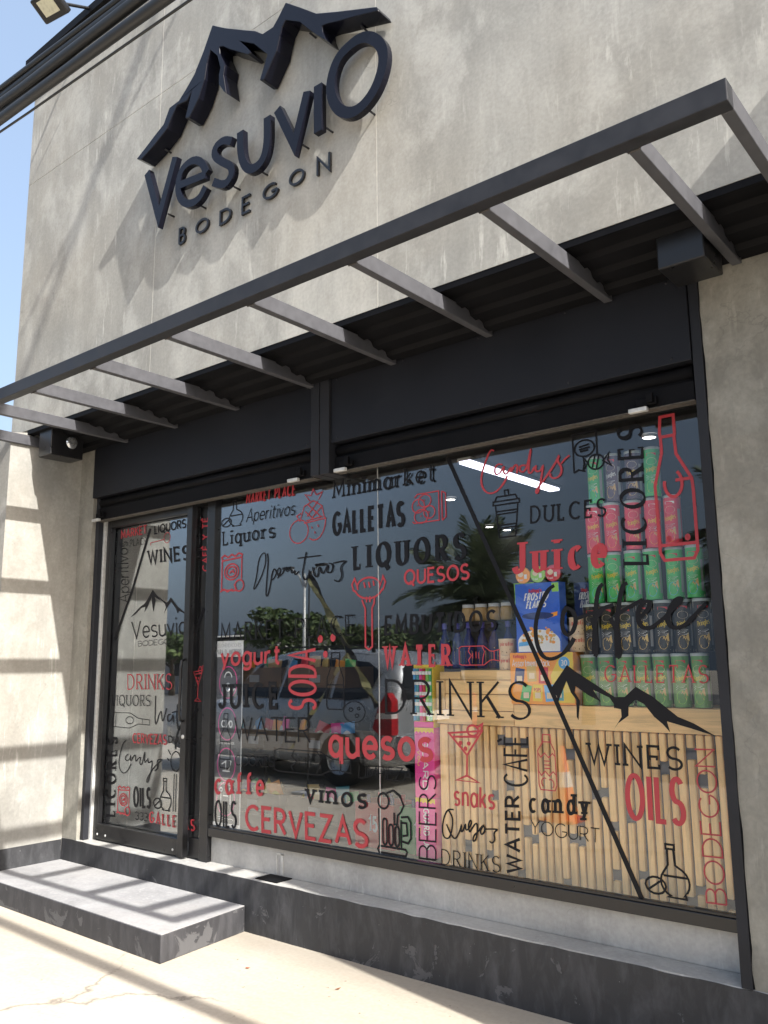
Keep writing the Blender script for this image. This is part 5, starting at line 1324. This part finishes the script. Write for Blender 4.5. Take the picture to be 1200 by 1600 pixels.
for i, cz in enumerate((1.40, 1.14, .89, .68)):
    m = MB()
    def tp(a, b, d): return (a, yq + .0016 - d, b)
    q = arc(-4.325, cz, .085, .10, 0, 360, 28); ribbon(m, q, lambda a, b: .006, tp, closed=True); m.build("ring", INK['magenta'], po)
    m = MB()
    if i == 0: segs = [arc(-4.325, cz + .03, .035, .035, 0, 180, 8), arc(-4.325, cz - .03, .02, .025, 0, 360, 10)]
    elif i == 1: segs = [arc(-4.36, cz, .02, .02, 60, 300, 8), [(-4.33, cz - .02), (-4.30, cz + .02)], arc(-4.29, cz, .014, .02, 0, 360, 8)]
    elif i == 2: segs = [[(-4.37, cz), (-4.33, cz + .02), (-4.33, cz - .03)], [(-4.30, cz - .03), (-4.28, cz + .02), (-4.30, cz + .03)], [(-4.36, cz - .04), (-4.29, cz - .04)]]
    else: segs = [arc(-4.37, cz + .055, .012, .012, 0, 360, 8), [(-4.37, cz + .04), (-4.37, cz - .03)], arc(-4.28, cz + .055, .012, .012, 0, 360, 8), [(-4.28, cz + .04), (-4.28, cz - .03)], [(-4.35, cz + .02), (-4.30, cz + .02)]]
    for k_, sg in enumerate(segs): ribbon(m, sg, lambda a, b: .008, tp, depth=(.0002 * k_, .0002 * k_))
    m.build("pictogram", M['white'], po)
    pw(["USE MASCARILLA", "LAVE SUS MANOS", "DISTANCIA", "2m"][i], 'cond', M['white'], -4.40, -4.25, cz - .125, .014)

# ceiling lamps inside
t = thing("ceiling_tube_lamp", "long lit white tube lamp on the dark ceiling", "lamp")
part("lamp_body", M['white'], t, [(-3.60, -3.48, 5.29, 6.74, 3.035, 3.058)]); part("diffuser", M['tube'], t, [(-3.59, -3.49, 5.30, 6.73, 3.015, 3.034)], .004)
for (x, y), lb in zip(((-4.53, 6.53), (-5.14, 8.17), (-5.11, 8.50), (-2.2, 5.6)), ("nearest of three small lit downlights", "middle one of three small lit downlights", "farthest of three small lit downlights", "small lit downlight above the chip cans")):
    t = thing("downlight", lb + " in the ceiling", "lamp", "small lit downlights in the ceiling")
    m = MB(); m.lathe([(.055, .0), (.055, -.02), (.045, -.022)], 16, (x, y, 3.058)); m.build("trim_ring", M['white'], t)
    m = MB(); m.lathe([(.0, -.018), (.045, -.018)], 16, (x, y, 3.058)); m.build("lit_disc", M['spot'], t)

# ================================================================== STREET SIDE, SEEN MIRRORED IN THE GLASS
asph = plain("parking_asphalt", (.13, .125, .12), .85, 0, .2, 2)
m = MB(); m.quad((-60, -34, .004), (40, -34, .004), (40, -3.6, .004), (-60, -3.6, .004)); tag(m.build("parking_lot", asph), kind="structure")

paint = plain("silver_grey_paint", (.42, .43, .44), .28, .6, .04, 3)
suvglass = plain("car_glass", (.008, .009, .011), .06, 0, .05, 3)
rubber = plain("tyre_rubber", (.015, .015, .015), .7, 0, .2, 30)
trimb = plain("black_trim", (.015, .015, .016), .5, 0, .1, 20)
alloy = plain("alloy", (.45, .46, .47), .3, .8, .1, 10)
lightred = plain("tail_red", (.35, .01, .015), .15, 0, .3, 30)
suv = thing("parked_suv", "grey suv parked facing away with its tail lamp toward the shop", "car", loc=(0, 0, 0))
XR, LEN, YN, WID = -6.62, 4.65, -.86, 1.84     # rear end, length, near side, width
def sec(x, hb, zb, wb, zt, wt):
    """cross-section: bottom hb.., belt zb half width wb, roof zt half width wt"""
    yc = YN - WID / 2
    pts = []
    prof = [(.80 * wb, hb), (.97 * wb, hb + .05), (wb, hb + .28), (wb, zb - .12), (.965 * wb, zb)]
    if zt > zb + .02: prof += [(wt + (.93 * wb - wt) * .35, zb + (zt - zb) * .62), (wt, zt - .07), (wt - .12, zt - .012), (0, zt)]
    else: prof += [(.9 * wb, zb + .01), (.7 * wb, zb + .02), (.4 * wb, zb + .03), (0, zb + .035)]
    return [(x, yc + a, z) for a, z in prof] + [(x, yc - a, z) for a, z in reversed(prof[:-1])]
H2 = WID / 2
secs = [sec(XR, .42, .95, H2 * .90, 1.0, .5), sec(XR - .05, .30, 1.02, H2 * .95, 1.50, .60), sec(XR - .22, .26, 1.04, H2 * .99, 1.66, .64), sec(XR - 1.0, .24, 1.03, H2, 1.72, .66), sec(XR - 2.0, .24, 1.02, H2, 1.72, .67),
        sec(XR - 2.7, .24, 1.00, H2, 1.62, .63), sec(XR - 3.25, .24, .99, H2, 1.14, .62), sec(XR - 3.5, .24, .97, H2 * .99, .985, .5), sec(XR - 4.2, .26, .90, H2 * .97, .91, .5), sec(XR - 4.58, .34, .74, H2 * .86, .75, .5), sec(XR - LEN, .42, .62, H2 * .74, .63, .4)]
m = MB(); n = len(secs[0])
for s in secs: m.v += s
for k in range(len(secs) - 1):
    for j in range(n - 1):
        a = k * n + j; m.f.append((a, a + 1, a + n + 1, a + n)); m.m.append(0); m.s.append(True)
    m.f.append((k * n + n - 1, k * n, (k + 1) * n, (k + 1) * n + n - 1)); m.m.append(0); m.s.append(False)
m.f.append(tuple(range(n))); m.m.append(0); m.s.append(False); e = (len(secs) - 1) * n; m.f.append(tuple(e + j for j in reversed(range(n)))); m.m.append(0); m.s.append(False)
m.build("body", paint, suv)
yc = YN - WID / 2
for sgn in (1, -1):
    def sidefn(x, z, d, sgn=sgn):
        # greenhouse plane between belt and roof
        t_ = (z - 1.03) / (1.66 - 1.03)
        yy = .965 * H2 + (.66 - .965 * H2) * t_ ** 1.2 if t_ > 0 else .965 * H2
        return (x, yc + sgn * (yy + .008 + d), z)
    for pts in ([(XR - .42, 1.10), (XR - .30, 1.42), (XR - .52, 1.54), (XR - .98, 1.58), (XR - 1.02, 1.09), (XR - .8, 1.07)], [(XR - 1.10, 1.08), (XR - 1.08, 1.58), (XR - 1.92, 1.60), (XR - 2.0, 1.08)], [(XR - 2.08, 1.08), (XR - 2.02, 1.59), (XR - 2.52, 1.52), (XR - 3.02, 1.10)]):
        m = MB(); m.prism(pts, sidefn, 0, .004); m.build("side_window", suvglass, suv)
    m = MB(); m.box(XR - 2.4, XR - .5, yc + sgn * .60 - .012, yc + sgn * .60 + .012, 1.745, 1.765)
    for q in (.55, 1.4, 2.35): m.box(XR - q - .03, XR - q + .03, yc + sgn * .60 - .01, yc + sgn * .60 + .01, 1.66, 1.745)
    m.build("roof_rail", trimb, suv, .004)
    y0 = yc + sgn * H2 * .80
    m = MB(); m.prism([(XR + .004, .66), (XR + .004, 1.08), (XR - .08, 1.17), (XR - .20, 1.02), (XR - .31, .74), (XR - .2, .66)], lambda x, z, d: (x, yc + sgn * d, z), .80, H2 + .012); m.build("tail_lamp", lightred, suv, .01)
    m = MB(); m.prism([(XR + .007, .86), (XR + .007, .93), (XR - .22, .92), (XR - .25, .85)], lambda x, z, d: (x, yc + sgn * d, z), .82, H2 + .015); m.build("reverse_lens", plain("clear_lens", (.6, .55, .52), .15), suv)
    m = MB(); m.box(XR - 2.95, XR - 2.78, yc + sgn * (H2 + .02), yc + sgn * (H2 + .19), 1.06, 1.20); m.build("mirror", paint, suv, .03)
    for q in (.88, 3.75):
        m = MB(); yy = yc + sgn * (H2 - .11)
        m.lathe([(.20, -.11), (.31, -.115), (.345, -.085), (.345, .085), (.31, .115), (.20, .11)], 26, (XR - q, yy, .345), axis='y'); w = m.build("wheel", rubber, suv)
        m = MB(); m.lathe([(.0, .10 * sgn), (.06, .10 * sgn), (.20, .07 * sgn), (.205, .105 * sgn)], 20, (XR - q, yy, .345), axis='y'); m.build("rim", alloy, w)
        m = MB(); m.lathe([(.40, (H2 + .006 - (H2 - .11)) * sgn), (.445, (H2 + .010 - (H2 - .11)) * sgn)], 20, (XR - q, yy, .345), axis='y', a0=R(-8), a1=R(188)); m.build("wheel_arch", trimb, suv)
m = MB(); m.prism([(-.72, 1.08), (.72, 1.08), (.60, 1.50), (-.60, 1.50)], lambda a, z, d: (XR + .012 - (z - 1.0) * .12 + d, yc + a, z), 0, .006); m.build("rear_window", suvglass, suv)
m = MB(); m.prism([(-.64, 1.14), (.64, 1.14), (.58, 1.60), (-.58, 1.60)], lambda a, z, d: (XR - 3.33 + (z - 1.06) * 1.02 - .05, yc + a, z + d + .02), 0, .006); m.build("windscreen", suvglass, suv)
part("rear_bumper", paint, suv, [(XR - .05, XR + .09, YN - WID + .08, YN - .08, .36, .66)], .04)
part("number_plate", M['white'], suv, [(XR + .012, XR + .03, yc - .24, yc + .24, .80, .92)], .004)
part("door_trim", trimb, suv, [(XR - 3.3, XR - 1.2, YN + .001, YN + .012, .58, .64)], .003)

cone_o = plain("cone_orange", (.85, .14, .02), .45, 0, .05, 3)
t = thing("traffic_cone", "orange traffic cone standing on the pavement facing the window", "traffic cone", loc=(-4.15, -.45, 0))
part("cone_base", cone_o, t, [(-.18, .18, -.18, .18, .0, .03)], .01)
m = MB(); m.lathe([(.14, .03), (.028, .70), (.0, .71)], 24); m.build("cone_body", cone_o, t)
m = MB(); m.lathe([(.094, .32), (.070, .46)], 24); m.build("reflective_band", M['white'], t)

tape_m = NT("striped_tape")
w_ = tape_m.n.new("ShaderNodeTexWave"); w_.inputs["Scale"].default_value = 2.2; w_.bands_direction = 'DIAGONAL'
tape_m.l.new(tape_m.coord(), w_.inputs[0])
tape_m.color(tape_m.ramp(w_.outputs[1], [(.60, (.36, .34, .17)), (.66, (.03, .03, .03))])); tape_m.rough(.5)
m = MB()
def strip(a, b, w, sag=.0, n=10):
    a, b = Vector(a), Vector(b)
    for k in range(n):
        p = a.lerp(b, k / n); q = a.lerp(b, (k + 1) / n)
        tw = .25 * math.sin(k * 1.3); tw2 = .25 * math.sin((k + 1) * 1.3)
        m.quad(p + Vector((-w / 2, tw * .1, -w * .25)), p + Vector((w / 2, -tw * .1, w * .25)), q + Vector((w / 2, -tw2 * .1, w * .25)), q + Vector((-w / 2, tw2 * .1, -w * .25)))
strip((-7.40, -.22, 2.60), (-6.74, -.22, 1.66), .085); strip((-6.745, -.224, 1.665), (-7.70, -.22, .50), .085); strip((-6.74, -.221, 1.66), (-6.34, -.25, 1.03), .075)
tag(m.build("caution_tape", tape_m.mat), "yellow and black warning tape strung beside the parked car", "tape")
t = thing("tape_post", "slim steel post that holds the warning tape", "post", loc=(-7.42, -.24, 0))
m = MB(); m.tube([(0, 0, 0), (0, 0, 2.68)], .011, 10); m.build("post_shaft", M['steel'], t)
part("post_foot", M['galv'], t, [(-.14, .14, -.14, .14, 0, .03)], .005)

# lamp post with two arms
lp = thing("street_lamp", "tall double armed street lamp beyond the parking lot", "street lamp", loc=(-19.8, -12.66, 0))
m = MB(); m.tube([(0, 0, 0), (0, 0, 4.5)], [.07, .045], 10); m.build("pole", M['galv'], lp)
for sx in (-1, 1):
    m = MB(); m.tube([(0, 0, 4.0), (sx * .25, 0, 4.45), (sx * .62, 0, 4.72)], .03, 8); m.build("arm", M['galv'], lp)
    part("lamp_head", trimb, lp, [(min(sx * .55, sx * .98), max(sx * .55, sx * .98), -.09, .09, 4.70, 4.78)], .02)

# trees
leafm = NT("leaf_green")
oi = leafm.noise(leafm.map(), 1.6, 5)
leafm.color(leafm.ramp(oi, [(.3, (.030, .055, .015)), (.55, (.070, .105, .028)), (.75, (.12, .15, .045))])); leafm.rough(.6)
bark = plain("bark", (.10, .075, .05), .9, 0, .4, 8)
def leaf_crown(rx, ry, rz, n, seed, leaf=.14, lumps=14):
    rr = random.Random(seed); m = MB()
    cs = []
    for _ in range(lumps):
        a = rr.uniform(0, 2 * math.pi); b = rr.uniform(-.6, 1); s = rr.uniform(.45, .85)
        cs.append((rx * s * math.cos(a) * math.sqrt(max(.1, 1 - b * b * .8)), ry * s * math.sin(a) * math.sqrt(max(.1, 1 - b * b * .8)), rz * s * b, rr.uniform(.28, .5)))
    for _ in range(n):
        c = rr.choice(cs); v = Vector((rr.gauss(0, 1), rr.gauss(0, 1), rr.gauss(0, 1))).normalized() * rr.uniform(.55, 1.08) * c[3]
        p = Vector((c[0] + v.x * rx, c[1] + v.y * ry, c[2] + v.z * rz))
        a = Vector((rr.uniform(-1, 1), rr.uniform(-1, 1), rr.uniform(-.6, .6))).normalized() * leaf * rr.uniform(.6, 1.3)
        b = a.cross(Vector((rr.uniform(-1, 1), rr.uniform(-1, 1), rr.uniform(-1, 1)))).normalized() * leaf * .45
        m.quad(p - a, p - b, p + a, p + b)
    return m
def tree(x, y, h, rx, rz, seed, label, leaf=.16, n=3600):
    t = thing("leafy_tree", label, "tree", "leafy trees across the parking lot", loc=(x, y, 0))
    rr = random.Random(seed)
    m = MB(); m.tube([(0, 0, 0), (.05, .02, h * .25), (-.04, .05, h * .5), (.03, 0, h * .72)], [.18, .14, .11, .05], 9)
    for k in range(6):
        a = rr.uniform(0, 6.28); z0 = h * rr.uniform(.35, .6)
        m.tube([(0, 0, z0), (math.cos(a) * rx * .3, math.sin(a) * rx * .3, z0 + h * .12), (math.cos(a) * rx * .6, math.sin(a) * rx * .6, z0 + h * .2)], [.07, .045, .02], 6)
    m.build("trunk", bark, t)
    c = leaf_crown(rx, rx, rz, n, seed, leaf).build("crown", leafm.mat, t); c.location = (0, 0, h - rz * .95)
tree(-30.5, -22.0, 4.2, 2.7, 1.35, 1, "broad low tree crown left of the street lamp", .17)
tree(-25.8, -23.0, 3.3, 1.9, .95, 2, "small tree right of the street lamp", .15, 2400)
tree(-22.2, -21.8, 3.0, 1.8, .9, 3, "small low tree between lamp and palm", .15, 2400)
tree(-9.85, -12.6, 3.9, 1.05, .95, 4, "round dark tree crown right of the tall palm", .12, 2600)
tree(-38.5, -21.5, 3.4, 2.6, 1.0, 6, "wide tree at the far end of the tree row", .18, 2400)
tree(-47.0, -20.0, 3.6, 3.0, 1.2, 8, "farthest pale tree at the end of the row", .2, 2200)

palmleaf = NT("palm_leaf")
oi = palmleaf.noise(palmleaf.map(), 2.0, 4)
palmleaf.color(palmleaf.ramp(oi, [(.3, (.045, .070, .030)), (.7, (.13, .16, .08))])); palmleaf.rough(.5)
palmbark = plain("palm_bark", (.09, .07, .05), .9, 0, .5, 6)
def frond_mesh(L=2.0, droop=.9, seed=0):
    rr = random.Random(seed); m = MB(); sp = []
    N = 22
    for k in range(N + 1):
        s = k / N
        sp.append(Vector((L * (s - .12 * s * s), 0, L * (.42 * s - droop * .62 * s * s))))
    m.tube(sp, [.022 * (1 - .8 * k / N) for k in range(N + 1)], 5)
    for k in range(2, N + 1):
        for sd in (-1, 1):
            for q in (0, .5):
                p = sp[k - 1].lerp(sp[k], q); s = (k - 1 + q) / N
                ln = .52 * math.sin(math.pi * min(1, .12 + s * .86)) + .06
                d = Vector((.75, sd * .85, -.28 + rr.uniform(-.18, .25))).normalized() * ln
                w = Vector((.014, 0, .006))
                mid = p + d * .55; tip = p + d + Vector((0, 0, -.06 * ln))
                m.quad(p - w * .6, p + w * .6, mid + w, mid - w); m.tri(mid - w, mid + w, tip)
    return m
def palm(x, y, h, L, nf, seed, label, tr=.24):
    t = thing("palm_tree", label, "palm tree", "palms in front of the parking lot", loc=(x, y, 0))
    m = MB(); pts = [(0.02 * math.sin(k), .02 * math.cos(k * 2), h * k / 10) for k in range(11)]
    m.tube(pts, [tr * (1.15 - .2 * k / 10 + (.06 if k % 2 else 0)) for k in range(11)], 12); m.build("trunk", palmbark, t)
    rr = random.Random(seed); fm = [frond_mesh(L, .55, 1), frond_mesh(L * .95, .9, 2), frond_mesh(L * .85, 1.3, 3)]
    base = []
    for k in range(nf):
        el = rr.random(); ty = 0 if el > .6 else (1 if el > .25 else 2)
        if len(base) <= ty or base[ty] is None:
            while len(base) <= ty: base.append(None)
        if base[ty] is None:
            o = fm[ty].build("frond", palmleaf.mat, t); base[ty] = o
        else:
            o = base[ty].copy(); COL.objects.link(o)
        o.location = (0, 0, h + .02); o.rotation_euler = (R(rr.uniform(-12, 12)), R(-55 * (el > .6) * rr.uniform(.4, 1.25) + (12 if ty == 2 else -8)), k * 2.399 + rr.uniform(-.2, .2))
palm(-9.75, -7.66, 2.75, 2.1, 40, 5, "date palm with a thick trunk opposite the display window", .30)
palm(-4.0, -7.9, 3.4, 2.1, 34, 9, "second palm opposite the right pillar", .27)

# low building far across the lot
fb = thing("far_building", "low pale building across the parking lot", "building")
part("wall", plain("far_render", (.42, .40, .38), .8), fb, [(-70, -33, -32, -24, 0, 3.0)])
part("roof", M['steel_dark'], fb, [(-70.4, -32.6, -32.4, -23.6, 3.0, 3.2)])
for k in range(8):
    part("window", suvglass, fb, [(-68 + 4.4 * k, -66.2 + 4.4 * k, -23.995, -23.96, 1.0, 2.1)])
# leaf fallen by the step
for x, y, r, lb in ((-3.48, 3.13, .3, "small fallen brown leaf by the step corner"), (-2.93, 3.20, 1.2, "dry leaf scrap lying near the plinth"), (-3.30, 2.35, 2.1, "dry twig scrap on the pavement")):
    m = MB(); c, s = math.cos(r), math.sin(r)
    m.quad((x - .016 * c, y - .016 * s, .006), (x + .008 * s, y - .008 * c, .003), (x + .018 * c, y + .018 * s, .009), (x - .008 * s, y + .008 * c, .003))
    tag(m.build("fallen_leaf", INK['brown'] if lb[0] == 'd' else pm("rust_leaf", (.30, .09, .04))), lb, "leaf")
